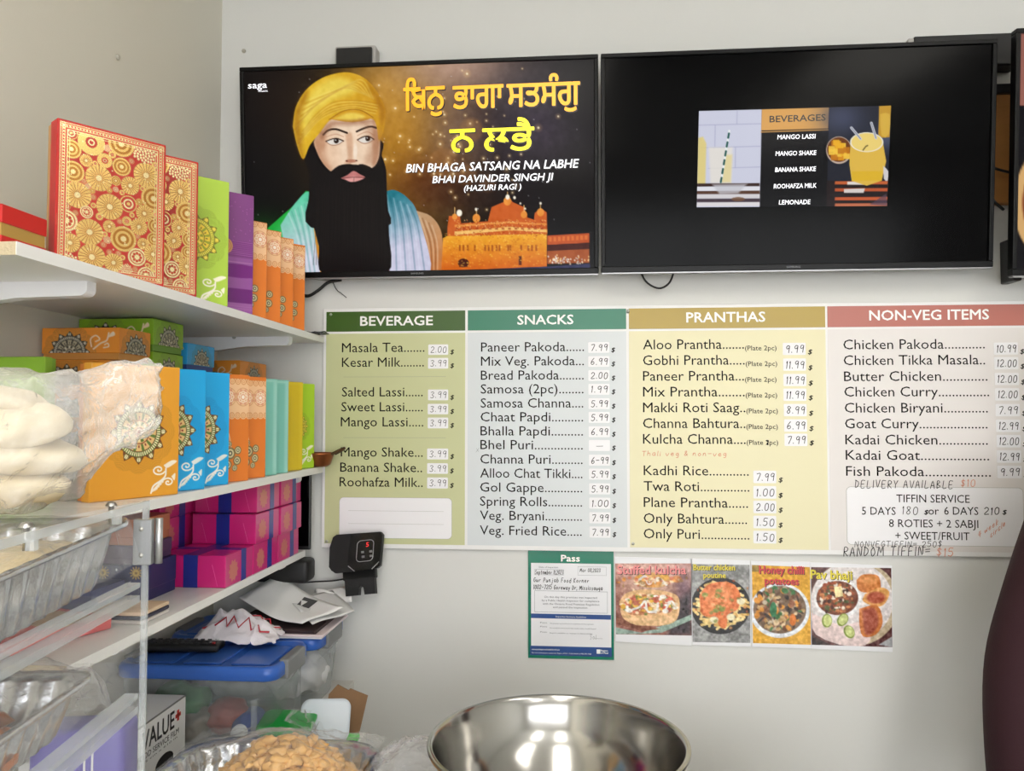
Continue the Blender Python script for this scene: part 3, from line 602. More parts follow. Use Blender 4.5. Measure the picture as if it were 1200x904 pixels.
for body, p, q, cap in (('BIN BHAGA SATSANG NA LABHE', (80, 612), (1092, 582), 9.6), ('BHAI DAVINDER SINGH JI', (234, 674), (942, 656), 8.2), ('(HAZURI RAGI )', (420, 720), (754, 710), 6.4)):
    p, q = ZG(*p), ZG(*q)
    ttext(tv1, body, p[0] + .6, p[1] + .8, q[0] + .6, q[1] + .8, cap, gi_k, .03, .18, y=-.0009); ttext(tv1, body, *p, *q, cap, gi_w, .010, .18)
ttext(tv1, 'saga', 291, 104, 313, 103, 7.5, gi_w, .008); ttext(tv1, 'music', 303, 108, 314, 107.6, 2.2, gi_w, .01)

# ---- small picture on the second television
def ZB(x, y): return 800 + x / 4.615, 110 + y / 4.615
def zb(*p): return [ZB(x, y) for x, y in p]
q2 = zb((88, 93), (1127, 64), (1105, 607), (76, 614))
A = Art(q2, 300, 156, (12, 12, 14))
A.poly(zb((86, 92), (428, 84), (416, 620), (74, 622)), (206, 208, 226))
for p in (((88, 170), (424, 162)), ((176, 170), (174, 285)), ((295, 88), (293, 165)), ((100, 292), (420, 284)), ((286, 290), (284, 400)), ((140, 404), (418, 396)), ((170, 292), (170, 300))): A.line(zb(*p), .9, (176, 178, 204), soft=1)
A.poly(zb((82, 240), (110, 232), (128, 270), (122, 490), (78, 490)), (226, 206, 120), alpha=.85, soft=2); A.poly(zb((140, 290), (270, 290), (262, 480), (150, 485)), (232, 226, 214), alpha=.8, soft=3); A.poly(zb((230, 330), (268, 330), (260, 480), (205, 482)), (228, 210, 140), alpha=.7, soft=3)
A.line(zb((252, 200), (205, 490)), 2.4, (235, 240, 240))
for k in range(6): A.line(zb((250 - 8 * k, 215 + 48 * k), (246 - 8 * k, 238 + 48 * k)), 2.4, (40, 90, 84))
for y, h, c in ((485, 18, (60, 40, 36)), (503, 22, (226, 226, 234)), (526, 18, (88, 58, 44)), (545, 22, (214, 210, 214)), (568, 20, (70, 56, 66)), (588, 20, (222, 218, 220))):
    A.poly(zb((76, y), (416, y - 2), (416, y - 2 + h), (76, y + h)), c)
A.poly(zb((160, 490), (350, 486), (300, 540), (200, 545)), (196, 196, 204), alpha=.8, soft=3); A.ell(*ZB(300, 570), 8, 2.5, (120, 84, 60), alpha=.8)
A.poly(zb((428, 84), (792, 74), (786, 188), (424, 198)), (222, 166, 92)); A.line(zb((424, 207), (786, 195)), 1.2, (222, 166, 92))
A.poly(zb((792, 74), (1130, 62), (1108, 610), (778, 612)), (34, 36, 46)); A.glow(*ZB(860, 130), 26, 20, (66, 72, 96), .9); A.glow(*ZB(1100, 240), 18, 14, (84, 92, 116), .8)
A.poly(zb((780, 470), (1110, 480), (1105, 610), (778, 612)), (36, 26, 26))
for y, c in ((482, (196, 98, 52)), (520, (188, 86, 46)), (568, (200, 92, 50)), (602, (196, 110, 76))): A.poly(zb((824, y - 8), (1110, y - 10), (1106, y + 8), (822, y + 8)), c)
A.poly(zb((890, 476), (992, 474), (985, 492), (890, 492)), (226, 218, 210)); A.poly(zb((872, 516), (985, 512), (978, 536), (872, 536)), (216, 208, 204)); A.poly(zb((1010, 600), (1100, 540), (1106, 606)), (90, 70, 90), alpha=.7)
A.ell(*ZB(845, 305), 15, 16, (196, 176, 160)); A.ell(*ZB(845, 302), 14, 14.5, (110, 60, 24))
for k in range(26): a = rs.uniform(0, 6.28); r = rs.uniform(0, 52); A.rect(*ZB(845 + r * math.cos(a) - 17, 308 + r * math.sin(a) - 14), *ZB(845 + r * math.cos(a) + 17, 308 + r * math.sin(a) + 16), rs.choice(((240, 180, 40), (226, 150, 30), (246, 200, 70), (196, 120, 24))), alpha=.9)
A.poly(zb((908, 262), (1082, 260), (1076, 470), (914, 472)), (224, 184, 76), smooth=2); A.poly(zb((914, 420), (1078, 418), (1075, 470), (915, 472)), (222, 180, 40), alpha=.8); A.ell(*ZB(995, 262), 19, 11, (238, 210, 120)); A.ell(*ZB(995, 262), 19.5, 11.5, (240, 236, 220), ring=1.2); A.line(zb((975, 305), (990, 285), (1000, 280)), 1.4, (90, 80, 40))
for p in (((912, 184), (962, 244)), ((1020, 158), (1045, 240))): A.line(zb(*p), 3.0, (206, 208, 216)); A.line(zb(*p), .9, (120, 124, 140))
A.poly(zb((1062, 66), (1128, 62), (1118, 235), (1075, 238), (1058, 220)), (196, 150, 50)); A.poly(zb((1068, 110), (1120, 110), (1114, 220), (1075, 225)), (216, 176, 70), smooth=2); A.poly(zb((1085, 390), (1112, 420), (1108, 470), (1088, 460)), (210, 206, 206), smooth=2)
pts = [local(tv2, *p) for p in q2]; V = [(x, -.0004, z) for x, z in pts]
def quad_art(A, name, quad, m, parent, y):
    """the painted grid laid on any flat four-sided outline (local x, z corners TL TR BR BL)"""
    o = A.make(name, 1, 1, m, parent); H = homog(quad); n = len(o.data.vertices); co = np.empty(n * 3, 'f'); o.data.vertices.foreach_get('co', co); co = co.reshape(-1, 3)
    u, v = co[:, 0].copy(), 1 - co[:, 2]; W = H[2, 0] * u + H[2, 1] * v + 1
    co[:, 0] = (H[0, 0] * u + H[0, 1] * v + H[0, 2]) / W; co[:, 2] = (H[1, 0] * u + H[1, 1] * v + H[1, 2]) / W; co[:, 1] = y
    o.data.vertices.foreach_set('co', co.ravel()); o.data.update(); return o
quad_art(A, 'screen_picture', pts, screen_m, tv2, -.0005)
a, b = ZB(470, 155), ZB(772, 145); ttext(tv2, 'BEVERAGES', *a, *b, 7.4, gi_k, .02)
for body, p, q in (('MANGO LASSI', (512, 247), (718, 242)), ('MANGO SHAKE', (502, 336), (722, 331)), ('BANANA SHAKE', (500, 424), (720, 418)), ('ROOHAFZA MILK', (492, 513), (722, 508)), ('LEMONADE', (520, 600), (690, 597))):
    ttext(tv2, body, *ZB(*p), *ZB(*q), 5.2, gi_w, .012, .08)

# ---- curry picture on the third television
A = Art([(0, 0), (950, 0), (950, 560), (0, 560)], 240, 140, (12, 10, 14))
A.rect(0, 0, 950, 170, (150, 96, 84)); A.grain(20, .1)
A.ell(330, 400, 340, 250, (214, 170, 110)); A.ell(330, 400, 318, 230, (120, 50, 24)); A.ell(330, 405, 300, 214, (222, 84, 24), soft=10)
for k in range(60): A.ell(rs.uniform(80, 580), rs.uniform(230, 570), rs.uniform(8, 40), rs.uniform(6, 26), rs.choice(((240, 130, 40), (196, 50, 16), (246, 160, 70), (170, 40, 14))), soft=8, alpha=.7)
for k in range(40): A.ell(rs.uniform(80, 580), rs.uniform(230, 570), 5, 5, (90, 20, 10), alpha=.8)
A.make('screen_picture', w3_ - .022, h3_ - .027, screen_m, tv3, .011, .016, -.0005)

# ---- things around the televisions
black_pl = mat('black_plastic', (16, 16, 18), 0.4); cable_m = mat('cable_black', (14, 14, 15), 0.5)
t = thing('wall_speaker', 'small black box with grey casing above the picture television', 'speaker', (-.61, D, 2.43))
bbox('casing', -.058, .058, -.045, 0, 0, .092, mat('grey_casing', (176, 172, 168), 0.5), t, .006); bbox('front_panel', -.051, .049, -.055, -.044, -.02, .082, black_pl, t, .003)
p = at_y(1067, 40, 2.10)
t = thing('wall_mount', 'black metal wall bracket behind the mostly black television', 'bracket', (.99, D, 2.2))
bbox('top_rail', -.12, .14, -.05, 0, .20, .285, black_pl, t, .004); bbox('side_rail', .098, .118, -.075, -.01, -.36, -.25, black_pl, t, .003); bbox('cross_arm', .02, .13, -.07, -.055, .12, .145, black_pl, t, .003); bbox('end_cap', -.135, -.12, -.05, 0, .215, .28, mat('grey_casing', (176, 172, 168), 0.5), t, .003)
tag(bbox('wooden_board', 1.02, 1.16, 2.122, D, 2.05, 2.335, mat('board_wood', (172, 116, 58), 0.6, var=.12, vscale=6, stretch=(1, 1, 8))), 'orange-brown wooden mounting board between the two right televisions', 'wooden board')
def cable(label, pts, r=.0028, k=6): return tag(tube('cable', spline(pts, k), r, cable_m), label, 'cable')
cable('black cable bundle sagging under the picture television', [at_y(350, 344, 2.13), at_y(361, 347, 2.13), at_y(372, 341, 2.13), at_y(385, 331, 2.13), at_y(400, 328, 2.13)], .0045)
cable('thin black wire end hanging below the picture television', [at_y(388, 326, 2.13), at_y(394, 339, 2.13), at_y(400, 344, 2.13), at_y(406, 349, 2.13)], .0012)
cable('black cable loop hanging below the beverages television', [at_y(748, 312, 2.12), at_y(757, 330, 2.12), at_y(772, 338, 2.12), at_y(784, 332, 2.12), at_y(790, 318, 2.12)], .0026)
cable('upper black cable between the two right televisions', [at_y(1155, 192, 2.1), at_y(1168, 198, 2.09), at_y(1182, 202, 2.1)], .0035)
cable('lower black cable between the two right televisions', [at_y(1155, 222, 2.1), at_y(1165, 236, 2.09), at_y(1176, 246, 2.1)], .0035)

# ================================================================ certificate and dish posters under the board
paper_white = mat('paper_white', (232, 232, 236), 0.35); lam = print_mat('glossy_print', 0.25, coat=.3)
def pin(x, y, Y=D): p = at_y(x, y, Y); return p
p0, p1 = at_y(619, 771, D), at_y(719, 645, D)
cert = thing('certificate', 'green-framed inspection pass certificate pinned under the menu board', 'certificate', (p0.x, D - .003, p0.z)); cw, ch = p1.x - p0.x, p1.z - p0.z + .004
green = mat('pass_green', (30, 122, 98), 0.25, coat=.3); navy = mat('pass_blue', (44, 78, 140), 0.3)
bbox('sleeve', 0, cw, 0, .0028, 0, ch, green, cert)
def CZ(x, y): return local(cert, 610 + x / 6.458, 640 + y / 6.458)
def crect(name, x0, y0, x1, y1, m, y=-.0004):
    a, c = CZ(x0, y1); b, d = CZ(x1, y0); return plate(name, [(a, c), (b, c), (b, d), (a, d)], .0004, m, cert, y)
crect('paper', 80, 138, 684, 770, paper_white); crect('blue_strip', 80, 524, 684, 546, navy, -.0008); crect('blue_footer', 72, 770, 690, 826, navy, -.0008)
def ctext(body, x0, x1, base, cap, m, off=0.0, y=-.0012, rise=0.0):
    a, c = CZ(x0, base); b, _ = CZ(x1, base); return text(body, a, b, c, cap / 6.458 * 2.15 / 930, m, cert, y, off, rise=rise)
fine = mat('fine_print', (84, 86, 96), 0.5); pen_b = pen_ink
ctext('Pass', 308, 448, 116, 46, head_ink, .03); ctext('Date of Inspection', 140, 285, 166, 12, fine)
def cpen(body, x0, x1, base, cap, wd): a, c = CZ(x0, base); b, _ = CZ(x1, base); return pen(body, a, b, c, cap / 6.458 * 2.15 / 930, wd, pen_b, cert, y=-.0012)
cpen('September 11,2023', 108, 325, 212, 30, .0012); cpen('Mar 08,2023', 446, 606, 196, 26, .0011); cpen('Gur Punjab Food Korner', 95, 520, 272, 32, .0013); cpen('1002-7215 Goreway Dr, Mississauga', 95, 622, 326, 32, .0013)
def cframe(x0, y0, x1, y1, m, w=.0006):
    a, c = CZ(x0, y1); b, d = CZ(x1, y0)
    for q in ((a, b, c, c + w), (a, b, d - w, d), (a, a + w, c, d), (b - w, b, c, d)): bbox('ruled_line', q[0], q[1], -.0009, -.0004, q[2], q[3], m, cert)
cframe(106, 348, 658, 500, fine); cframe(434, 160, 650, 222, fine, .0004); cframe(106, 180, 326, 218, fine, .0004)
for body, x0, x1, b in (('On this day this premises was inspected', 180, 578, 392), ('by a Public Health Inspector for compliance', 162, 596, 418), ('with the Ontario Food Premises Regulation', 168, 596, 444), ('and passed the inspection.', 246, 510, 470)): ctext(body, x0, x1, b, 14, fine)
ctext('Inspection Summary Guidelines', 266, 496, 540, 11, head_ink)
for body, x0, x1, b in (('The premises was found to be in compliance with the regulation', 222, 552, 590), ('No conditions were found that would create a health hazard', 222, 570, 624), ('Report available on request at this premises', 222, 545, 662)): ctext(body, x0, x1, b, 8, fine)
for x, b in ((150, 585), (150, 614), (150, 655)): ctext('Pass', x, x + 50, b, 9, fine)
cpen('Sol', 520, 575, 705, 34, .0005); bbox('ruled_line', CZ(560, 700)[0], CZ(622, 700)[0], -.0009, -.0004, CZ(560, 702)[1], CZ(560, 702)[1] + .0004, fine, cert)
ctext('www.peelregion.ca/health/foodcheck', 86, 296, 786, 10, head_ink, .01); ctext('For more information contact the Region of Peel - Public Health at 905-799-7700', 86, 535, 812, 9, head_ink)
crect('logo', 576, 784, 604, 816, head_ink, -.0012); ctext('Region', 608, 660, 798, 12, head_ink, .02); ctext('of Peel', 608, 662, 816, 12, head_ink, .02)

def poster(label, corners, sheet, nx, ny, bg):
    """a dish photograph printed on a white sheet; corners of the picture TL TR BR BL and of the sheet in photo pixels"""
    s = [at_y(x, y, D - .004) for x, y in sheet]; o = s[3]
    t = thing('food_poster', label, 'poster', (o.x, D - .004, o.z), group='dish posters under the menu board')
    plate('paper_sheet', [(p.x - o.x, p.z - o.z) for p in (s[3], s[2], s[1], s[0])], .0035, paper_white, t)
    return t, [local(t, *c) for c in corners], Art(corners, nx, ny, bg)
def impact(t, body, x0, y0, x1, y1, cap, m, ms, off=.03):
    for dx, mm, yy in ((.9, ms, -.0009), (0, m, -.0013)):
        a, c = local(t, x0 + dx, y0 + dx); b, d = local(t, x1 + dx, y1 + dx); text(body, a, b, c, cap / 930 * 2.15, mm, t, yy, off, rise=(d - c) / (b - a))
pinkred = mat('poster_red', (206, 60, 62), 0.4); darkred = mat('poster_dark', (60, 20, 20), 0.4); pyel = mat('poster_yellow', (226, 208, 60), 0.4); pdark = mat('poster_shadow', (70, 66, 40), 0.4); ppink = mat('poster_pink', (232, 138, 138), 0.4)
def k1(*p): return [(600 + x / 4.615, 640 + y / 4.615) for x, y in p]
def k2(*p): return [(800 + x / 4.615, 640 + y / 4.615) for x, y in p]
R = random.Random(11)
# stuffed kulcha
t, q, A = poster('poster of a stuffed flatbread sandwich, pink title, next to certificate', k1((558, 95), (968, 95), (972, 485), (562, 478)), k1((556, 60), (972, 70), (972, 540), (560, 518)), 130, 120, (150, 96, 84))
A.poly(k1((558, 95), (968, 95), (968, 170), (558, 160)), (226, 176, 166), soft=8); A.glow(*k1((760, 200))[0], 40, 18, (214, 176, 150), .8); A.glow(*k1((930, 230))[0], 12, 22, (110, 80, 96), .8); A.poly(k1((880, 300), (972, 240), (972, 485), (840, 485)), (58, 44, 52), soft=8)
A.ell(*k1((760, 185))[0], 22, 9, (214, 160, 90)); 
for x, y in ((700, 175), (740, 200), (800, 190), (820, 170), (890, 180)): A.ell(*k1((x, y))[0], 6, 4, R.choice(((240, 230, 220), (226, 170, 70), (196, 120, 60))), soft=2)
A.line(k1((680, 190), (720, 165), (740, 205), (790, 175), (835, 210)), 2.8, (240, 232, 228), smooth=5)
for k in range(60): A.ell(*k1((R.gauss(770, 70), R.gauss(190, 14)))[0], R.uniform(1, 3.4), R.uniform(1, 2.4), R.choice(((236, 210, 170), (226, 150, 60), (196, 96, 60), (240, 226, 206), (150, 110, 60))), soft=1.4, alpha=.85)
A.poly(k1((560, 440), (700, 470), (900, 400), (972, 370), (972, 400), (810, 470), (700, 476), (562, 478)), (150, 172, 160)); A.poly(k1((562, 420), (700, 462), (800, 450), (560, 380)), (124, 70, 50))
A.poly(k1((580, 300), (620, 255), (720, 235), (850, 250), (905, 290), (890, 400), (800, 432), (680, 425), (600, 390)), (226, 180, 128), smooth=4); A.poly(k1((590, 320), (650, 275), (760, 262), (870, 285), (885, 330), (850, 350), (740, 370), (640, 372)), (190, 120, 76), smooth=4)
for k in range(150): a = R.uniform(0, 6.28); r = math.sqrt(R.uniform(0, 1)); A.ell(*k1((745 + 150 * r * math.cos(a), 318 + 52 * r * math.sin(a)))[0], R.uniform(1.0, 4.2), R.uniform(1.0, 3), R.choice(((236, 210, 170), (206, 96, 70), (226, 176, 60), (120, 130, 50), (244, 236, 226), (176, 90, 60))), soft=1.2)
A.line(k1((650, 345), (690, 330), (720, 300), (735, 355), (780, 350), (790, 310)), 2.4, (240, 234, 228), smooth=5); A.line(k1((830, 345), (860, 300), (880, 320)), 2.2, (240, 234, 228), smooth=4)
A.poly(k1((590, 350), (640, 385), (760, 392), (870, 380), (860, 415), (740, 432), (640, 418)), (232, 190, 140), smooth=3)
A.c += A.grain(3, .22, 4)[..., None]
quad_art(A, 'dish_print', q, lam, t, -.0005); impact(t, 'Stuffed kulcha', *k1((570, 152))[0], *k1((940, 152))[0], 9.5, ppink, darkred)
# butter chicken poutine
t, q, A = poster('poster of orange butter chicken poutine on a black plate', k2((48, 98), (362, 103), (366, 525), (54, 520)), k2((44, 68), (364, 80), (368, 545), (52, 536)), 90, 110, (150, 150, 150))
A.c += A.grain(14, .12, 6)[..., None]; A.ell(*k2((205, 325))[0], 34.5, 33, (22, 22, 24)); A.ell(*k2((215, 370))[0], 27, 20, (40, 40, 44), soft=4)
for k in range(90): a = R.uniform(0, 6.28); r = R.uniform(80, 140); x, y = 203 + r * math.cos(a), 318 + r * math.sin(a) * .92; d = (R.uniform(-30, 30), R.uniform(-14, 14)); A.line(k2((x - d[0], y - d[1]), (x + d[0], y + d[1])), 3.2, R.choice(((232, 200, 130), (240, 214, 150), (214, 170, 96))))
A.poly(k2((90, 270), (130, 215), (200, 195), (270, 205), (310, 260), (300, 340), (250, 370), (235, 440), (205, 440), (170, 390), (105, 370)), (222, 120, 66), smooth=4); A.poly(k2((120, 260), (190, 210), (260, 230), (240, 320), (150, 340)), (230, 138, 82), smooth=4, soft=5)
for x, y in ((120, 265), (195, 245), (190, 270), (195, 330), (180, 350), (210, 345)): A.ell(*k2((x, y))[0], 3.6, 2.6, (130, 140, 60), soft=1.6)
for x, y in ((315, 300), (260, 385), (170, 400)): A.ell(*k2((x, y))[0], 5, 4, (242, 232, 196), soft=1.4)
for k in range(70): A.ell(*k2((R.gauss(200, 55), R.gauss(290, 50)))[0], R.uniform(.8, 2.4), R.uniform(.8, 2), R.choice(((236, 150, 90), (196, 90, 44), (240, 176, 120), (120, 130, 56))), soft=1.2, alpha=.7)
A.c += A.grain(3, .22, 5)[..., None]
quad_art(A, 'dish_print', q, lam, t, -.0005); impact(t, 'Butter chicken', *k2((58, 130))[0], *k2((282, 132))[0], 6.4, pyel, pdark, .025); impact(t, 'poutine', *k2((112, 172))[0], *k2((232, 173))[0], 6, pyel, pdark, .025)
# honey chilli potatoes
t, q, A = poster('poster of honey chilli potatoes in a white bowl on yellow', k2((374, 103), (688, 115), (693, 535), (380, 526)), k2((370, 80), (690, 88), (695, 556), (376, 546)), 90, 110, (222, 166, 50))
A.ell(*k2((525, 350))[0], 35, 32, (228, 232, 240)); A.ell(*k2((525, 345))[0], 31, 28, (120, 96, 76))
for k in range(130): a = R.uniform(0, 6.28); r = math.sqrt(R.uniform(0, 1)); A.ell(*k2((520 + 132 * r * math.cos(a), 338 + 118 * r * math.sin(a)))[0], R.uniform(1.2, 5), R.uniform(1, 3.6), R.choice(((196, 160, 110), (110, 70, 46), (56, 110, 60), (216, 190, 150), (150, 96, 70), (222, 150, 60), (50, 36, 32), (190, 176, 150))), rot=R.uniform(0, 3), soft=1.2)
A.ell(*k2((595, 400))[0], 4, 7, (222, 128, 56)); A.ell(*k2((490, 345))[0], 4, 9, (46, 120, 76)); A.rect(*k2((374, 100))[0], *k2((415, 140))[0], (150, 120, 50))
A.c += A.grain(3, .2, 8)[..., None]
quad_art(A, 'dish_print', q, lam, t, -.0005); impact(t, 'Honey chilli', *k2((414, 148))[0], *k2((655, 152))[0], 8.6, pinkred, darkred); impact(t, 'potatoes', *k2((444, 206))[0], *k2((626, 210))[0], 8, pinkred, darkred)
# pav bhaji
t, q, A = poster('poster of bread rolls beside a bowl of mash with butter', k2((694, 115), (1128, 120), (1134, 548), (698, 535)), k2((692, 90), (1132, 108), (1136, 575), (697, 556)), 125, 115, (96, 60, 60))
A.ell(*k2((930, 310))[0], 52, 50, (196, 178, 150)); A.ell(*k2((915, 300))[0], 48, 46, (226, 218, 218)); A.poly(k2((694, 360), (860, 430), (1000, 400), (1010, 520), (900, 545), (720, 480)), (228, 206, 204), smooth=3); A.poly(k2((694, 480), (800, 535), (694, 535)), (50, 34, 34)); A.poly(k2((1060, 535), (1134, 490), (1134, 548)), (176, 176, 180))
A.ell(*k2((838, 285))[0], 28, 23.5, (240, 238, 240)); A.ell(*k2((836, 282))[0], 24.5, 20, (120, 66, 44))
for k in range(110): a = R.uniform(0, 6.28); r = math.sqrt(R.uniform(0, 1)); A.ell(*k2((836 + 108 * r * math.cos(a), 282 + 88 * r * math.sin(a)))[0], R.uniform(.8, 3.4), R.uniform(.8, 2.8), R.choice(((176, 96, 56), (206, 130, 80), (230, 214, 196), (70, 36, 28), (90, 96, 56), (150, 70, 40))), soft=1)
A.poly(k2((818, 222), (860, 218), (868, 272), (826, 280)), (244, 226, 170))
A.poly(k2((940, 185), (975, 155), (1050, 158), (1070, 200), (1060, 245), (980, 252), (945, 230)), (206, 124, 60), smooth=4); A.poly(k2((955, 185), (985, 168), (1040, 168), (1050, 195), (990, 205)), (224, 150, 84), smooth=3, soft=5)
A.poly(k2((985, 260), (1070, 225), (1118, 250), (1095, 310), (1050, 330), (975, 300)), (226, 166, 96), smooth=3); A.ell(*k2((1045, 280))[0], 11, 7, (176, 86, 60), soft=3); A.poly(k2((955, 340), (1050, 320), (1082, 410), (1045, 480), (975, 490), (955, 420)), (206, 124, 66), smooth=3); A.poly(k2((970, 350), (1035, 335), (1060, 410), (1030, 470), (985, 475)), (166, 86, 66), smooth=3, soft=3)
for x, y, r in ((780, 405, 0), (865, 400, .6), (900, 465, -.5)): A.ell(*k2((x, y))[0], 6, 8, (120, 140, 50), rot=r); A.ell(*k2((x + 3, y - 2))[0], 4.8, 6.6, (206, 214, 140), rot=r)
A.c += A.grain(3, .18, 9)[..., None]
quad_art(A, 'dish_print', q, lam, t, -.0005); impact(t, 'Pav bhaji', *k2((692, 176))[0], *k2((915, 182))[0], 9.6, pyel, pdark)

# ================================================================ wall shelves
mel = mat('white_melamine', (226, 226, 224), 0.35, var=.015, vscale=4); edge_w = mat('shelf_edge', (234, 234, 232), 0.4); chip = mat('chipboard', (196, 180, 150), 0.8, bump=.4, bscale=300, var=.15, vscale=120)
bracket_m = mat('white_bracket', (232, 232, 236), 0.35)
def shelf(label, xf, y0, y1, zt, brackets):
    t = thing('wall_shelf', label, 'shelf', (XL, y0, zt), group='shelves on the side wall'); dp = xf - XL
    bbox('board', 0, dp - .001, .001, y1 - y0, -.017, 0, mel, t); bbox('edge_band', dp - .001, dp, 0, y1 - y0, -.017, 0, edge_w, t); bbox('raw_end', 0, dp - .001, 0, .001, -.017, 0, chip, t)
    for yb in brackets:
        # folded metal bracket: arm under the board with a rounded tip, wall leg below
        L = dp - .03; h = .022
        prof = [(0, -.017), (L, -.017), (L, -.028)] + [(L - .012 + .012 * math.cos(a), -.029 + .010 * -math.sin(a)) for a in (.2, .6, 1.0, 1.4)] + [(L * .6, -.017 - h * 1.1), (.03, -.017 - h * 1.9), (.012, -.13), (0, -.13)]
        o = mesh('bracket', [(x, yb - y0, z) for x, z in prof] + [(x, yb - y0 + .022, z) for x, z in prof], [tuple(range(len(prof))), tuple(reversed(range(len(prof), 2 * len(prof))))] + [(i, len(prof) + i, len(prof) + (i + 1) % len(prof), (i + 1) % len(prof)) for i in range(len(prof))], bracket_m, t)
        s = lathe('screw', [(.0001, -.006), (.004, -.005), (.005, 0)], steel, o, 10, loc=(dp * .45, yb - y0 - .006, -.017))
    return t
ZS1, ZS2, ZS3 = 1.719, 1.363, 1.14
shelf('upper white wall shelf with red, lime and purple gift boxes', -.70, .93, 2.135, ZS1, (1.12, 1.95))
shelf('middle white wall shelf with orange and blue gift boxes', -.70, .95, 2.135, ZS2, (1.15, 2.03))
shelf('lower white wall shelf holding pink boxes with blue bands', -.735, 1.10, 2.10, ZS3, (1.28, 2.02))

# ---------------------------------------------------------------- prints for the gift boxes
def mandala(A, cx, cy, R, P, alpha=1.0, top_only=False):
    x, y = A.X - cx, A.Y - cy; r = np.hypot(x, y) / R; th = np.arctan2(y, x); idx = r < 1.5; n = A.px / R
    if top_only: idx &= (y <= 0)
    r, th = r[idx], th[idx]
    tri = lambda k, ph=0: np.abs(((th * k / (2 * math.pi) + ph) % 1) * 2 - 1)
    sm = lambda d: np.clip(d / n + .5, 0, 1)
    put = lambda m, c, a=1.0: A.put(idx, m * a * alpha, c)
    lobe = np.abs(np.cos(th * 6)); put(sm(1.22 + .1 * lobe - r) * sm(np.abs(np.sin(r * 40 + lobe * 8)) * .1 - .03), P['faint'], .22)
    put(sm(.8 + .22 * (1 - tri(12, .5) * 1.15) - r), P['brown']); put(sm(.77 + .14 * (1 - tri(12, .5) * 1.6) - r), P['olive'])
    rr = np.hypot(r * np.cos((th + math.pi / 12) % (math.pi / 6) - math.pi / 12) - .87, r * np.sin((th + math.pi / 12) % (math.pi / 6) - math.pi / 12)); put(sm(.085 - rr), P['olive']); put(sm(.07 - rr) * sm(np.abs(np.sin(th * 48)) * .3 - .12), P['cream'])
    put(sm(.80 - r), P['brown']); put(sm(.775 - r), P['green']); put(sm(.775 - r) * sm(.06 - np.abs(r - .70)) * sm(tri(60) * .12 - .06), P['cream'])
    put(sm(.63 - r), P['brown']); put(sm(.605 - r), P['peach']); put(sm(.605 - r) * sm(.12 - np.abs(r - .5)) * sm(.33 - tri(12)), P['green']); put(sm(.04 - np.abs(r - .46)) * sm(.2 - tri(12, .5)), P['red'])
    put(sm(.385 - r), P['red']); put(sm(.355 - r), P['peach']); put(sm(.06 - np.abs(r - .27)) * sm(.45 - tri(8)), P['green']); put(sm(.05 - np.abs(r - .25)) * sm(.3 - tri(8, .5)), P['cream'])
    put(sm(.15 - r), P['red']); put(sm(.11 - r), P['cream']); put(sm(.075 - r), P['red'])
PAL = dict(faint=(150, 110, 30), brown=(112, 58, 28), olive=(124, 132, 62), cream=(240, 228, 190), green=(92, 122, 52), peach=(226, 190, 128), red=(140, 44, 34))
PAL_B = dict(PAL, faint=(0, 110, 180)); PAL_L = dict(faint=(110, 130, 30), brown=(110, 108, 30), olive=(200, 180, 40), cream=(244, 222, 90), green=(150, 160, 40), peach=(230, 200, 60), red=(110, 100, 30))
PAL_G = dict(faint=(90, 80, 60), brown=(52, 50, 44), olive=(110, 104, 84), cream=(214, 208, 190), green=(70, 66, 58), peach=(170, 160, 136), red=(60, 52, 44))
def swirl(A, x, y, s, col=(244, 238, 228), flip=1, w=1.0):
    """white paisley scroll, about s high, around (x, y)"""
    def sp(cx, cy, r, t0, turns):
        return [(cx + flip * r * (1 - k / 22) * math.cos(t0 + turns * 6.283 * k / 22), cy + r * (1 - k / 22) * math.sin(t0 + turns * 6.283 * k / 22)) for k in range(21)]
    A.line(sp(x - flip * .12 * s, y - .22 * s, .17 * s, .4, 1.6), .05 * s * w, col); A.line(sp(x + flip * .12 * s, y + .2 * s, .15 * s, 3.4, 1.5), .05 * s * w, col)
    A.poly([(x + flip * .0 * s, y - .36 * s), (x + flip * .2 * s, y - .5 * s), (x + flip * .34 * s, y - .47 * s), (x + flip * .24 * s, y - .36 * s), (x + flip * .08 * s, y - .26 * s)], col, smooth=4, alpha=.9)
    A.poly([(x + flip * .2 * s, y + .02 * s), (x + flip * .3 * s, y - .08 * s), (x + flip * .28 * s, y + .16 * s)], col, smooth=3, alpha=.9)
    A.line([(x - flip * .3 * s, y + .5 * s), (x - flip * .24 * s, y + .28 * s), (x - flip * .05 * s, y + .12 * s), (x + flip * .05 * s, y - .02 * s), (x + flip * .06 * s, y - .24 * s)], .06 * s * w, col, smooth=4)
    for k in range(4): A.poly([(x - flip * (.32 - .06 * k) * s, y + (.5 - .08 * k) * s), (x - flip * (.2 - .05 * k) * s, y + (.32 - .07 * k) * s), (x - flip * (.14 - .05 * k) * s, y + (.4 - .07 * k) * s)], col, smooth=3, alpha=.85)
pm = print_mat('box_print', 0.42); pm_foil = print_mat('foil_print', 0.24, metal=True)
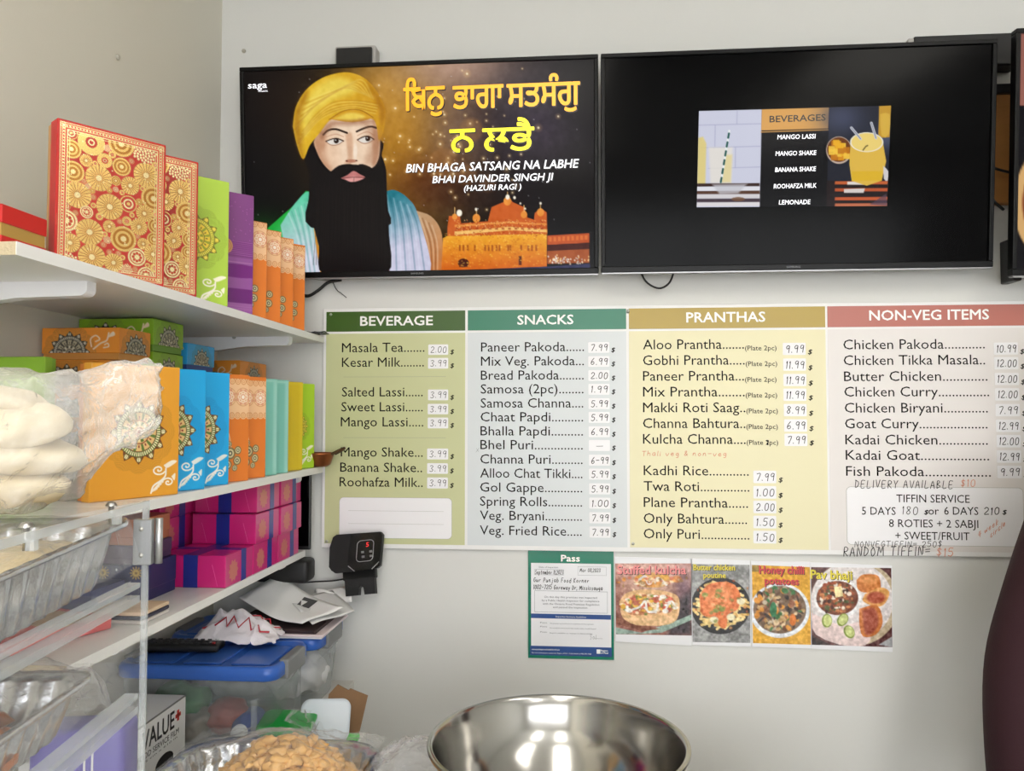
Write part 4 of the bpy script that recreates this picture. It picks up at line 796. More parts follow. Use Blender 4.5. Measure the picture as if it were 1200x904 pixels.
def art_red():
    w, h = 170, 242; A = Art([(0, 0), (w, 0), (w, h), (0, h)], 210, 300, (166, 48, 40)); R = random.Random(5); G = (238, 200, 124); L = (250, 230, 176)
    def medal(x, y, r, kind):
        if kind == 0:
            for k in range(5): A.ell(x, y, r * (1 - .19 * k), r * (1 - .19 * k), G if k % 2 == 0 else (190, 128, 62), metal=.85)
            A.ell(x, y, r * .2, r * .2, L, metal=.85)
        elif kind == 1:
            A.ell(x, y, r, r, L, metal=.85); A.ell(x, y, r * .8, r * .8, (170, 60, 40), metal=.1, ring=r * .1)
            for k in range(8): A.ell(x + .42 * r * math.cos(k * .785), y + .42 * r * math.sin(k * .785), r * .15, r * .15, (170, 60, 40), metal=.1)
        elif kind == 2: A.ell(x, y, r, r, G, metal=.85); A.ell(x, y, r * .42, r * .42, (170, 46, 36), metal=0); A.ell(x, y, r * .25, r * .25, L, metal=.85, ring=r * .1)
        elif kind == 3:
            A.ell(x, y, r, r, G, metal=.85)
            for k in range(20): A.line([(x + .2 * r * math.cos(k * .314), y + .2 * r * math.sin(k * .314)), (x + .98 * r * math.cos(k * .314), y + .98 * r * math.sin(k * .314))], r * .04, (182, 110, 56), metal=.5)
            A.ell(x, y, r * .22, r * .22, L, metal=.85)
        elif kind == 4: A.ell(x, y, r, r, G, ring=r * .14, metal=.85); A.ell(x, y, r * .6, r * .6, L, ring=r * .2, metal=.85); A.ell(x, y, r * .22, r * .22, G, metal=.85)
        else:
            for k in range(60): q = r * math.sqrt((k + .5) / 60); a = k * 2.39996; A.ell(x + q * math.cos(a), y + q * math.sin(a), r * .095, r * .11, L, metal=.85)
    spots = []
    for tr in range(6000):
        x, y = R.uniform(14, w - 14), R.uniform(14, h - 14); r = (21 if tr < 40 else R.choice((17, 15, 14)) if tr < 1500 else R.choice((12, 10)) if tr < 3000 else R.choice((8, 6, 4.5)))
        if all(math.hypot(x - a, y - b) > (r + c) * .90 for a, b, c in spots): spots.append((x, y, r)); medal(x, y, r, R.choice((0, 1, 2, 3, 3, 4, 3, 0) if tr < 3000 else (2, 4, 0)) if len(spots) % 9 else 5)
    for k in range(60): A.ell(R.uniform(15, w - 15), R.uniform(15, h - 15), 1.2, 1.2, L, metal=.85)
    for x0, y0, x1, y1 in ((0, 0, w, 14), (0, h - 14, w, h), (0, 0, 14, h), (w - 14, 0, w, h)): A.rect(x0, y0, x1, y1, (176, 42, 34), metal=0)
    for k in range(5, int(w) - 4, 5):
        for yy in (8, h - 8): A.ell(k, yy, 2.7, 2.7, L, ring=1.2, metal=.8); A.ell(k + 2.5, yy + 2.2, .9, .9, G, metal=.8); A.ell(k + 2.5, yy - 2.4, .9, .9, G, metal=.8)
    for k in range(5, int(h) - 4, 5):
        for xx in (8, w - 8): A.ell(xx, k, 2.7, 2.7, L, ring=1.2, metal=.8); A.ell(xx + 2.2, k + 2.5, .9, .9, G, metal=.8); A.ell(xx - 2.4, k + 2.5, .9, .9, G, metal=.8)
    for q, wd in ((3.2, 1.2), (13.5, 1.6), (17, .8)): A.line([(q, q), (w - q, q), (w - q, h - q), (q, h - q), (q, q)], wd, L, metal=.85)
    return A
def art_mandala(bg, pal, w=165, h=222, cx=None, cy=None, R=47, n=(150, 200), sw=(134, 34), top=False):
    A = Art([(0, 0), (w, 0), (w, h), (0, h)], n[0], n[1], bg); mandala(A, cx or w * .55, cy or h * .52, R, pal)
    swirl(A, w - 30, h - 32, 54, flip=1.5); 
    if top: swirl(A, 34, 20, 36, flip=1.6)
    return A
def art_lace(w=150, h=222):
    A = Art([(0, 0), (w, 0), (w, h), (0, h)], 150, 210, (226, 124, 40)); top = h * .36
    A.rect(0, 0, w, top, (240, 196, 150))
    for k in range(0, 11):
        x = k * 15; A.ell(x, top, 8.5, 8.5, (240, 196, 150)); A.ell(x, top, 6.5, 6.5, (206, 130, 70), ring=1.4); A.ell(x, top, 3, 3, (214, 140, 80), ring=1.2); A.ell(x, 6, 7, 7, (206, 130, 70), ring=1.4); A.ell(x, 6, 3, 3, (214, 140, 80), ring=1.2); A.ell(x + 7.5, 2, 3, 3, (206, 130, 70), ring=1)
    for cx in (20, 58, 96, 134):
        cy = top * .5
        for k in range(4): A.ell(cx, cy, 20 - 4.6 * k, 20 - 4.6 * k, (206, 118, 96) if k % 2 else (196, 120, 70), ring=.9)
        for k in range(8):
            a = k * .785; A.ell(cx + 10 * math.cos(a), cy + 10 * math.sin(a), 3.6, 3.6, (250, 236, 224), ring=1.2); A.ell(cx + 16 * math.cos(a + .4), cy + 16 * math.sin(a + .4), 2.4, 2.4, (206, 110, 96), ring=.9)
        A.ell(cx, cy, 4, 4, (250, 236, 224))
    x = w - 34; A.line([(x - 18, top + 40), (x - 12, top + 70), (x - 20, top + 90)], 1.6, (240, 220, 190), smooth=4)
    for a, b, r in ((x - 14, h - 60, 13), (x + 6, h - 66, 9), (x + 4, h - 44, 10), (x - 20, h - 36, 10), (x - 2, h - 28, 7), (x - 16, h - 80, 6)):
        A.ell(a, b, r, r, (126, 112, 72)); A.ell(a, b, r * .72, r * .72, (216, 206, 160)); A.ell(a, b, r * .45, r * .45, (96, 96, 76)); A.ell(a, b, r * .2, r * .2, (232, 224, 190))
    return A
def art_purple(w=160, h=255):
    A = Art([(0, 0), (w, 0), (w, h), (0, h)], 130, 200, (128, 62, 130)); R = random.Random(2)
    for k in range(60): A.ell(R.uniform(0, w), R.uniform(14, h * .4), .9, .9, (176, 96, 176))
    A.rect(0, h * .40, w, h * .53, (118, 40, 122)); 
    for k in range(8): A.line([(0, h * .41 + 4 * k), (w, h * .405 + 4 * k)], .8, (190, 130, 186), alpha=.7)
    A.rect(0, h * .54, w, h, (144, 78, 150)); A.poly([(w - 90, h * .60), (w, h * .60), (w, h * .70), (w - 90, h * .70), (w - 104, h * .65)], (112, 10, 120), smooth=3); A.rect(w - 60, h * .6, w, h * .70, (112, 10, 120)); A.ell(w - 50, h * .86, 26, 15, (104, 10, 112)); A.rect(w - 50, h * .80, w, h * .92, (104, 10, 112))
    A.ell(w - 62, h * .45, 17, 17, (206, 146, 90)); A.ell(w - 62, h * .45, 14, 14, (150, 96, 84), ring=1.2); A.ell(w - 62, h * .45, 9, 9, (150, 96, 84), ring=1)
    for k in range(5): A.line([(0, h * .93 + 3.2 * k), (w, h * .925 + 3.2 * k)], .8, (190, 130, 186), alpha=.7)
    A.line([(0, h * .58), (w, h * .578)], 1, (196, 140, 190)); A.ell(w - 118, h * .72, 30, 26, (196, 140, 190), ring=1)
    A.rect(0, 0, 46, 26, (196, 150, 190)); 
    return A
def art_plain(bg, edge, w=150, h=225):
    A = Art([(0, 0), (w, 0), (w, h), (0, h)], 40, 60, bg); A.rect(w - 12, 0, w, h, edge); A.rect(0, 0, w, 6, edge); return A
_art = {}
def gift_box(label, ang, pos, w, t, h, art, side, base, key, foil=False, group=None, yaw_y=True):
    """standing keepsake box: its lower right front corner at pos, printed face turned by ang"""
    o = thing('gift_box', label, 'gift box', pos, (0, 0, math.radians(ang)), group)
    sm = mat('box_' + '_'.join(map(str, side)), side, 0.42); bm_ = mat('box_' + '_'.join(map(str, base)), base, 0.42)
    lid = bbox('lid', -w, 0, 0, t * .62, 0, h, sm, o, .0012, 1); bbox('base', -w + .002, -.002, t * .62, t, .0015, h - .0015, bm_, o, .001, 1)
    if key in _art: again('printed_cover', _art[key], lid)
    else: _art[key] = art().make('printed_cover', w - .003, h - .003, pm_foil if foil else pm, lid, -w + .0015, .0015, -.0004)
    return o
g1 = 'gift boxes standing on the upper shelf'; g2 = 'gift boxes standing on the middle shelf'
zt = ZS1 + .0005
gift_box('red and gold medallion gift box, foremost on the upper shelf', 53, (-.70, 1.284, zt), .170, .045, .243, art_red, (196, 34, 34), (190, 150, 96), 'red', True, g1)
gift_box('red and gold medallion gift box half hidden behind its twin', 50, (-.70, 1.400, zt), .170, .045, .251, art_red, (196, 34, 34), (190, 150, 96), 'red2', True, g1)
gift_box('lime green gift box with gold mandala on the upper shelf', 48, (-.70, 1.530, zt), .165, .042, .252, lambda: art_mandala((172, 204, 70), PAL_L, 165, 252, 98, 122, 50, (130, 200)), (176, 208, 66), (150, 184, 60), 'lime_up', False, g1)
gift_box('purple gift box with orange disc next to lime box', 46, (-.70, 1.652, zt), .160, .036, .258, art_purple, (134, 64, 136), (110, 40, 110), 'purple', False, g1)
for y, h, l in ((1.727, .217, 'orange lace-topped gift box touching the purple box'), (1.812, .217, 'orange lace-topped gift box, second from the purple box'), (1.895, .218, 'orange lace-topped gift box, third from the purple box'), (1.978, .220, 'orange lace-topped gift box at the far end of the upper shelf')):
    gift_box(l, 50, (-.70, y, zt), .150, .034, h, art_lace, (222, 122, 40), (206, 110, 36), 'lace', False, g1)
zt = ZS2 + .0005
gift_box('amber gift box with full green-brown mandala behind the bread bag', 66, (-.70, 1.344, zt), .165, .034, .222, lambda: art_mandala((226, 158, 44), PAL, 165, 222, 86, 112, 54, (190, 250), top=True), (226, 160, 50), (206, 120, 50), 'orange', False, g2)
gift_box('bright blue gift box with mandala beside the amber box', 64, (-.70, 1.443, zt), .165, .032, .223, lambda: art_mandala((24, 164, 226), PAL_B, 165, 222, 90, 112, 54), (24, 160, 220), (16, 130, 196), 'blue', False, g2)
gift_box('bright blue gift box with mandala beside the lace boxes', 64, (-.70, 1.545, zt), .165, .032, .223, None, (24, 160, 220), (16, 130, 196), 'blue', False, g2)
gift_box('orange lace-topped gift box beside the blue boxes', 64, (-.70, 1.641, zt), .150, .032, .224, None, (222, 122, 40), (206, 110, 36), 'lace', False, g2)
gift_box('orange lace-topped gift box beside the teal boxes', 64, (-.70, 1.733, zt), .150, .021, .224, None, (222, 122, 40), (206, 110, 36), 'lace', False, g2)
gift_box('pale teal gift box touching the orange lace box', 66, (-.70, 1.800, zt), .150, .020, .223, lambda: art_plain((120, 190, 176), (150, 204, 192)), (126, 190, 176), (150, 204, 192), 'teal', False, g2)
gift_box('pale teal gift box beside the yellow box', 66, (-.70, 1.872, zt), .150, .026, .224, None, (126, 190, 176), (150, 204, 192), 'teal', False, g2)
gift_box('plain mustard yellow gift box between teal and lime boxes', 66, (-.70, 1.972, zt), .150, .032, .223, lambda: art_plain((208, 180, 20), (212, 186, 30)), (206, 178, 20), (214, 150, 20), 'yellow', False, g2)
gift_box('lime green gift box at the far end of the middle shelf', 66, (-.70, 2.062, zt), .150, .030, .222, lambda: art_mandala((166, 206, 40), PAL_L, 150, 222, 96, 112, 30, (110, 160)), (166, 206, 40), (150, 186, 40), 'lime_mid', False, g2)

# ---------------------------------------------------------------- lying lidded boxes
_side = {}
def lying_box(label, x0, x1, y0, y1, z, h, col, trim, group=None, name='lidded_box'):
    o = thing(name, label, 'gift box', (x1, y0, z), (0, 0, 0), group); w, d = x1 - x0, y1 - y0
    cm = mat('lying_' + '_'.join(map(str, col)), col, 0.45); tm = mat('lying_' + '_'.join(map(str, trim)), trim, 0.45)
    bbox('base', -w + .002, -.002, .002, d - .002, 0, h * .25, tm, o, .001, 1); lid = bbox('lid', -w, 0, 0, d, h * .2, h, cm, o, .001, 1)
    k = (col, 'f', round(w, 3), round(h, 3))
    if k not in _side:
        W, Hh = w * 1000, h * 800; A = Art([(0, 0), (W, 0), (W, Hh), (0, Hh)], int(W / 1.3), int(Hh / 1.3), col); mandala(A, W * .36, Hh * .98, Hh * .85, PAL_G, top_only=False)
        x = W - 34; c = (236, 214, 190)
        A.line([(x - 20, Hh * .75), (x - 22, Hh * .45), (x - 12, Hh * .3), (x - 4, Hh * .45), (x - 12, Hh * .55)], 2.6, c, smooth=5); A.line([(x - 16, Hh * .85), (x - 2, Hh * .62), (x + 10, Hh * .5), (x + 14, Hh * .2)], 3, c, smooth=5); A.line([(x + 4, Hh * .8), (x + 14, Hh * .75), (x + 12, Hh * .62), (x + 6, Hh * .68)], 2.4, c, smooth=5); A.poly([(x + 10, Hh * .4), (x + 22, Hh * .14), (x + 26, Hh * .3)], c, smooth=3)
        _side[k] = A.make('printed_side', w - .002, h * .8 - .002, pm, lid, -w + .001, h * .2 + .001, -.0004)
    else: again('printed_side', _side[k], lid)
    k = (col, 's', round(d, 3), round(h, 3))
    if k not in _side:
        W, Hh = d * 1000, h * 800; A = Art([(0, 0), (W, 0), (W, Hh), (0, Hh)], int(W / 1.3), int(Hh / 1.3), col); mandala(A, W * .52, Hh * .98, Hh * .85, PAL_G)
        _side[k] = A.make('printed_end', d - .002, h * .8 - .002, pm, lid, .001, h * .2 + .001, -.0004, rot=(0, 0, math.pi / 2))
    else: again('printed_end', _side[k], lid)
    return o
OR, LM, BLU = (234, 146, 48), (132, 178, 36), (40, 160, 220)
names = ('lowest', 'second', 'middle', 'fourth', 'topmost')
for i in range(5): lying_box('orange lidded box with grey mandala, %s in the orange stack' % names[i], -1.005 + .004 * (i % 2), (-.858, -.862, -.86, -.872, -.852)[i], 1.408, 1.515, ZS2 + .0006 + .0605 * i, .060, OR, (206, 140, 66), 'stacked orange lidded boxes')
for i in range(5): lying_box('lime lidded box with grey mandala, %s in the lime stack' % names[i], -1.008, -.850, 1.522, 1.642, ZS2 + .0006 + .0668 * i, .066, LM, (96, 140, 30), 'stacked lime lidded boxes')
for i in range(5): lying_box('blue lidded box with grey mandala, %s in the blue stack' % names[i], -1.005, -.850, 1.662, 1.790, ZS2 + .0006 + .0595 * i, .059, BLU, (26, 60, 140), 'stacked blue lidded boxes')
for i in range(4): lying_box('orange lidded box, %s of the stack in the shelf corner' % ('lowest', 'second', 'third', 'topmost')[i], -1.005, -.850, 1.932, 2.10, ZS2 + .0006 + .0695 * i, .069, OR, (206, 140, 66), 'orange boxes in the shelf corner')
gift_box('lime green gift box standing in front of orange stack', 0, (-.85, 1.20, ZS2 + .0005), .15, .03, .232, lambda: art_mandala((126, 170, 40), PAL_L, 150, 222, 60, 112, 40, (60, 80)), (130, 172, 40), (120, 160, 40), 'lime_front', False, g2)
t = thing('lidded_box', 'flat red box with gold middle band lying on upper shelf', 'gift box', (-1.005, 1.035, ZS1 + .0005))
red_m = mat('box_196_34_34', (196, 34, 34), .42)
bbox('base', 0, .203, 0, .095, 0, .034, red_m, t, .001, 1); bbox('gold_band', .002, .201, .002, .093, .034, .052, mat('dull_gold', (176, 142, 72), .45), t); bbox('lid', 0, .203, 0, .095, .052, .078, red_m, t, .001, 1)
# scrap and little pan at the shelf ends
t = thing('crumpled_wrapper', 'crumpled dark plastic wrapper at upper shelf end', 'wrapper', (-.72, 2.085, ZS1 + .0005))
V = []; n = 9
for i in range(n):
    for j in range(5): x, y = -.04 + .08 * i / (n - 1), -.03 + .06 * j / 4; V.append((x, y, .004 + .010 * abs(mnoise.noise(Vector((x * 60, y * 60, 1)))) + .004 * (j == 2)))
o = mesh('foil', V, [(i * 5 + j, i * 5 + j + 1, (i + 1) * 5 + j + 1, (i + 1) * 5 + j) for i in range(n - 1) for j in range(4)], mat('dark_wrapper', (70, 72, 78), .25, metal=.4), t); m_ = o.modifiers.new('thick', 'SOLIDIFY'); m_.thickness = .003; m_.offset = 1
p = at_x(385, 546, -.665)
copper = mat('copper', (150, 88, 52), .32, metal=.9, var=.25, vscale=40)
t = thing('copper_karahi', 'miniature copper karahi pan with ring handles at the shelf end', 'pan', (-.695, 2.092, ZS2 + .0005)); t.scale = (1.2, 1.2, 1.2)
lathe('pan_bowl', [(.0001, .001), (.016, .001), (.024, .006), (.032, .028), (.034, .032), (.032, .032), (.029, .026), (.021, .009), (.0001, .006)], copper, t, 32)
for s in (-1, 1): tube('handle', spline([(s * .031, -.012, .029), (s * .045, -.012, .036), (s * .056, 0, .042), (s * .045, .012, .036), (s * .031, .012, .029)], 6), .0035, mat('dark_brass', (84, 62, 40), .35, metal=.8), t)

# ---------------------------------------------------------------- pink boxes with blue bands
pink = mat('pink_card', (206, 36, 122), .28, coat=.25, var=.03, vscale=20); blue_band = mat('blue_band', (34, 46, 140), .3, coat=.2); pink_gold = mat('gold_flower', (206, 120, 110), .4)
def pink_box(label, x0, x1, y0, y1, z, h=.067):
    o = thing('sweet_box', label, 'sweet box', (x1, y0, z), (0, 0, 0), 'pink sweet boxes'); w, d = x1 - x0, y1 - y0
    b = bbox('carton', -w, 0, 0, d, 0, h, pink, o, .0012, 1)
    bbox('ribbon_band', -w * .62, -w * .41, -.0005, d + .0005, -.0002 if False else 0, h + .0005, blue_band, b)
    bbox('ribbon_band', -w - .0005, .0006, d * .56, d * .74, 0, h + .0007, blue_band, b)
    fl = []
    for k in range(40): a = 2 * math.pi * k / 40; r = .021 + .0035 * math.cos(10 * a); fl.append((r * math.cos(a), r * math.sin(a)))
    f = plate('flower_print', [(d * .27 + p, h * .45 + q) for p, q in fl], .0003, pink_gold, b, y=-.0006); f.rotation_euler = (0, 0, math.pi / 2)
    for cx in (-w * .2, -w * .85): plate('fold_mark', [(cx, h * .72), (cx + .012, h * .06), (cx + .0126, h * .06), (cx + .0006, h * .72)], .0003, mat('fold_light', (232, 110, 170), .4), b, y=-.0005)
    return o
h = .067; zs = ZS3 + .0005
pink_box('pink box with blue band, nearest in the bottom row', -.885, -.737, 1.618, 1.756, zs)
pink_box('pink box with blue band, second in the bottom row', -.885, -.737, 1.762, 1.905, zs)
pink_box('pink box with blue band, bottom row beside the wall', -.885, -.737, 1.911, 2.052, zs)
pink_box('pink box with blue band, middle row with full front', -.883, -.733, 1.762, 1.902, zs + h + .001)
pink_box('pink box with blue band, middle row beside the wall', -.883, -.730, 1.908, 2.052, zs + h + .001)
pink_box('pink box with blue band, top row with full front', -.889, -.740, 1.785, 1.922, zs + 2 * h + .002)
pink_box('pink box with blue band, top row beside the wall', -.889, -.738, 1.928, 2.068, zs + 2 * h + .002)
for i, l in enumerate(('bottom', 'middle', 'top')):
    pink_box('pink box in the rear column behind the hinge, %s one' % l, -1.008, -.897, 1.645, 1.793, zs + i * (h + .001))
    pink_box('pink box in the rear column by the wall, %s one' % l, -1.008, -.897, 1.799, 1.945, zs + i * (h + .001))
t = thing('tablet', 'black tablet standing behind the pink boxes', 'tablet', (-.72, 2.096, ZS3 + .0005))
bbox('tablet_body', -.15, .0, 0, .010, 0, .21, black_pl, t, .004); bbox('tablet_screen', -.145, -.005, -.0012, 0, .01, .20, dark_screen, t)

# ================================================================ counter
ZK = .78
top_m = mat('worktop_laminate', (206, 204, 198), .35, var=.04, vscale=30)
outline = [(XL + .002, .18), (.62, .18), (.62, 1.60), (-.485, 1.60), (-.485, 1.80), (-.612, 1.80), (-.612, D - .003), (XL + .002, D - .003)]
def slab(name, pts, z0, z1, m, parent=None):
    n = len(pts); return mesh(name, [(x, y, z0) for x, y in pts] + [(x, y, z1) for x, y in pts], [tuple(reversed(range(n))), tuple(range(n, 2 * n))] + [(i, (i + 1) % n, n + (i + 1) % n, n + i) for i in range(n)], m, parent)
t = thing('counter', 'white L-shaped worktop counter carrying bowl, bins and trays', 'counter')
slab('worktop', outline, ZK - .035, ZK, top_m, t)
slab('counter_base', [(XL + .002, .22), (.58, .22), (.58, 1.56), (-.52, 1.56), (-.52, 1.77), (-.64, 1.77), (-.64, D - .003), (XL + .002, D - .003)], 0, ZK - .035, mel, t)

# ---------------------------------------------------------------- steel bowl
ss = mat('stainless', (176, 174, 170), .15, metal=1.0, bump=.05, bscale=18, var=.06, vscale=14)
bowl = thing('steel_bowl', 'wide polished stainless steel mixing bowl on the counter', 'bowl', (-.037, 1.378, ZK))
prof = [(.0001, .0), (.09, .0), (.11, .004), (.15, .035), (.19, .085), (.214, .146), (.221, .149), (.2225, .152), (.2215, .155), (.218, .1545), (.211, .150), (.187, .088), (.147, .039), (.108, .008), (.088, .0045), (.0001, .0045)]
lathe('bowl_shell', [(v.x, v.y * 1.09) for v in spline([(a, b, 0) for a, b in prof], 4)], ss, bowl, 96)

# ---------------------------------------------------------------- foil trays
foil = mat('aluminium_foil', (206, 208, 212), .22, metal=1.0, bump=.25, bscale=70)
def ring_pts(w, d, r, z, n=10, rib=0.0, nr=0):
    out = []; base = rrect(w, d, r, n); k = 6; P = []
    for i in range(len(base)):
        a, b = base[i], base[(i + 1) % len(base)]; m = max(1, int(math.hypot(b[0] - a[0], b[1] - a[1]) / .006))
        for j in range(m): P.append((a[0] + (b[0] - a[0]) * j / m, a[1] + (b[1] - a[1]) * j / m))
    N = 240; L = [0]
    for i in range(len(P)): a, b = P[i], P[(i + 1) % len(P)]; L.append(L[-1] + math.hypot(b[0] - a[0], b[1] - a[1]))
    i = 0
    for s in range(N):
        q = L[-1] * s / N
        while L[i + 1] < q: i += 1
        f = (q - L[i]) / max(L[i + 1] - L[i], 1e-9); a, b = P[i], P[(i + 1) % len(P)]; x, y = a[0] + (b[0] - a[0]) * f, a[1] + (b[1] - a[1]) * f
        ln = math.hypot(x, y); e = rib * (1 if (s // 3) % 2 else -1) / ln if rib else 0
        out.append((x * (1 + e), y * (1 + e), z))
    return out
def foil_tray(label, loc, w, d, h, rot=(0, 0, 0), r=.04):
    t = thing('foil_tray', label, 'foil tray', loc, rot, 'foil trays')
    rings = [ring_pts(w * .8, d * .76, r * .7, .002), ring_pts(w * .84, d * .80, r * .8, .003, rib=.0015), ring_pts(w * .9, d * .88, r, h * .6, rib=.002), ring_pts(w * .93, d * .91, r, h * .93, rib=.0015), ring_pts(w * .94, d * .92, r, h), ring_pts(w * .985, d * .98, r, h + .001, rib=.0008), ring_pts(w, d, r, h + .004, rib=.001), ring_pts(w * 1.004, d * 1.006, r, h), ring_pts(w, d, r, h - .003)]
    o = loft('tray_shell', rings, foil, t, cap0=True, cap1=False); m_ = o.modifiers.new('thick', 'SOLIDIFY'); m_.thickness = .0008
    return t
def lumps(name, label, cat, cx, cy, cz, w, d, hfun, n, size, m, seed=1, flat=.7):
    """a heap nobody could count: joined noisy lumps"""
    R = random.Random(seed); bm = bmesh.new()
    for i in range(n):
        a, q = R.uniform(0, 6.283), math.sqrt(R.random()); x, y = w / 2 * q * math.cos(a), d / 2 * q * math.sin(a); s = size * R.uniform(.6, 1.3)
        ret = bmesh.ops.create_icosphere(bm, subdivisions=2, radius=s); z = hfun(q) * R.uniform(.75, 1)
        ry = R.uniform(0, 3)
        for v in ret['verts']:
            k = 1 + .8 * mnoise.noise(v.co * (1.1 / s) + Vector((i * 3.1, 0, 0))); c = v.co * k; v.co = Vector((c.x + x, c.y + y, c.z * flat + z))
    o = from_bm(name, bm, m, None, True, loc=(cx, cy, cz)); return tag(o, label, cat, None, 'stuff')
def sheet(name, fx, nu, nv, m, parent, closed_u=False):
    V = [fx(i / nu, j / nv) for i in range(nu + 1) for j in range(nv + 1)]; s = nv + 1
    return mesh(name, V, [(i * s + j, (i + 1) * s + j, (i + 1) * s + j + 1, i * s + j + 1) for i in range(nu) for j in range(nv)], m, parent, smooth=True)
def crease(x, y, k, seed=0.0):
    """sharp folds of crumpled film"""
    return (1 - 2 * abs(mnoise.noise(Vector((x * k, y * k, seed))))) + .5 * (1 - 2 * abs(mnoise.noise(Vector((x * k * 2.3, y * k * 2.3, seed + 5)))))
film = film_mat('clear_film', (230, 230, 232), .90, .10, .6, 30, .8, .6); milky = film_mat('milky_bag', (240, 238, 236), .70, .12, .9, 26, 1.0, .45)

tr = foil_tray('large foil tray of orange fried crumbs beside the bowl', (-.575, 1.385, ZK), .40, .42, .062, r=.10)
snack = mat('fried_crumbs', (222, 174, 104), .5, bump=.5, bscale=150, var=.25, vscale=60)
lumps('fried_crumbs', 'golden fried crumbs heaped in foil tray beside bowl', 'snack', -.53, 1.40, ZK + .022, .29, .32, lambda q: .106 * (1 - q ** 2) + .012, 680, .0115, snack, 4)
t = thing('plastic_wrap', 'clear plastic wrap loosely covering the fried crumbs', 'plastic wrap', (-.575, 1.385, ZK + .066))
sheet('film_sheet', lambda u, v: ((u - .5) * .38, (v - .5) * .40, .012 + .076 * math.exp(-(((u - .58) / .32) ** 2 + ((v - .5) / .34) ** 2)) + .006 * crease(u, v, 7) * (1 if .04 < u < .96 else 0)), 60, 60, film, t)
t = thing('plastic_bag', 'crumpled clear plastic bag on counter between tray and bowl', 'plastic bag', (-.31, 1.52, ZK))
sheet('bag_film', lambda u, v: ((u - .5) * .22, (v - .5) * .15, .002 + max(0, .085 * math.sin(math.pi * min(1, max(0, u))) ** .6 * math.sin(math.pi * min(1, max(0, v))) ** .6 + .016 * crease(u, v, 5, 3))), 44, 36, film_mat('bag_film', (232, 232, 234), .78, .1, .7, 40, .9, .6), t)
lumps('fried_noodles', 'brownish fried snack inside clear bag beside the bowl', 'snack', -.30, 1.50, ZK + .004, .16, .10, lambda q: .028 * (1 - q ** 2) + .004, 60, .010, mat('brown_snack', (190, 120, 66), .6, var=.3, vscale=80), 9)
# tall plastic wisp between tray and tub
t = thing('plastic_wrap', 'twisted end of clear plastic wrap standing behind the foil tray', 'plastic wrap', (-.565, 1.60, ZK))
sheet('film_sheet', lambda u, v: ((v - .5) * (.14 - .10 * u) + .02 * crease(u, v, 3, 8) - .03 * u, .02 * crease(u, v, 4, 2), .01 + .105 * u), 20, 16, film, t)

# ---------------------------------------------------------------- boxes and tubs behind
card_w = mat('white_card', (222, 222, 220), .5); 
vb = thing('film_carton', 'white cling film carton with black lettering and red plus', 'carton', (-.834, 1.648, ZK + .0005))
cb = bbox('carton_body', -.125, 0, -.34, 0, 0, .127, card_w, vb, .0015, 1)
blk = mat('black_print', (26, 26, 26), .5); redp = mat('red_print', (200, 60, 50), .5)
def side_text(body, y0, y1, base, cap, m, off=0.0): o = text(body, y0, y1, base, cap, m, vb, -.0006, off); o.rotation_euler = (0, 0, math.pi / 2); return o
side_text('VALUE', -.170, -.049, .078, .034, blk, .02); side_text('FOOD SERVICE FILM', -.185, -.030, .060, .011, blk, .006); side_text('35.5 cm x 610 m', -.185, -.036, .052, .004, blk)
for a, b, c, d in ((-.044, -.022, .093, .101), (-.037, -.029, .086, .108)):
    o = plate('red_plus', [(a, c), (b, c), (b, d), (a, d)], .0004, redp, vb, -.0007); o.rotation_euler = (0, 0, math.pi / 2)
o = plate('hand_hole', [(-.085 + .035 * math.cos(k * .2618), .022 + .018 * math.sin(k * .2618)) for k in range(24)], .0004, mat('hole_dark', (18, 14, 12), .9), vb, -.0006); o.rotation_euler = (0, 0, math.pi / 2)
bbox('top_edge_crease', -.001, .0006, -.34, 0, .1245, .1275, mat('crease_grey', (120, 120, 118), .6), vb)

clear_pl = film_mat('clear_bin', (216, 224, 226), .80, .15, .05, 20, .5, .5); lid_blue = mat('bin_lid_blue', (52, 98, 184), .32, var=.04, vscale=20); latch_m = mat('latch_grey', (120, 122, 124), .45)
def storage_bin(label, x0, x1, y0, y1, h, ztop):
    cx, cy = (x0 + x1) / 2, (y0 + y1) / 2; w, d = x1 - x0, y1 - y0
    t = thing('storage_bin', label, 'storage bin', (cx, cy, ZK), group='blue-lidded storage bins')
    rr = lambda s, e, z: [(x, y, z) for x, y in rrect(w * s - e, d * s - e, .03)]
    o = loft('bin_body', [rr(.84, 0, .002), rr(.86, 0, .008), rr(.93, 0, h * .75), rr(.945, 0, h * .76), rr(.96, 0, h)], clear_pl, t, True, False)
    for s in (-1, 1): bbox('rib', s * w * .36 - .006, s * w * .36 + .006, -d * .47 - .002, -d * .44, .02, h * .7, clear_pl, t, .002)
    l = loft('lid', [rr(.985, 0, h - .012), rr(1.0, 0, h - .010), rr(1.0, 0, h + .010), rr(1.0, .008, h + .017), rr(1.0, .026, h + .017), rr(1.0, .036, h + .010)], lid_blue, t)
    for s in (-1, 0, 1): bbox('lid_panel', w * .30 * s - w * .12, w * .30 * s + w * .12, -d * .33, d * .33, h + .009, h + .014, lid_blue, l, .003)
    for s in (-1, 1): bbox('latch', s * (w / 2 - .004) - .012, s * (w / 2 - .004) + .012, -d * .26, d * .26, h - .022, h + .021, latch_m, t, .005)
    return t
storage_bin('clear storage bin with blue lid and grey latch, in front', -1.002, -.640, 1.655, 1.868, .168, .0)
storage_bin('clear storage bin with blue lid under the papers', -1.002, -.622, 1.880, 2.098, .168, .0)
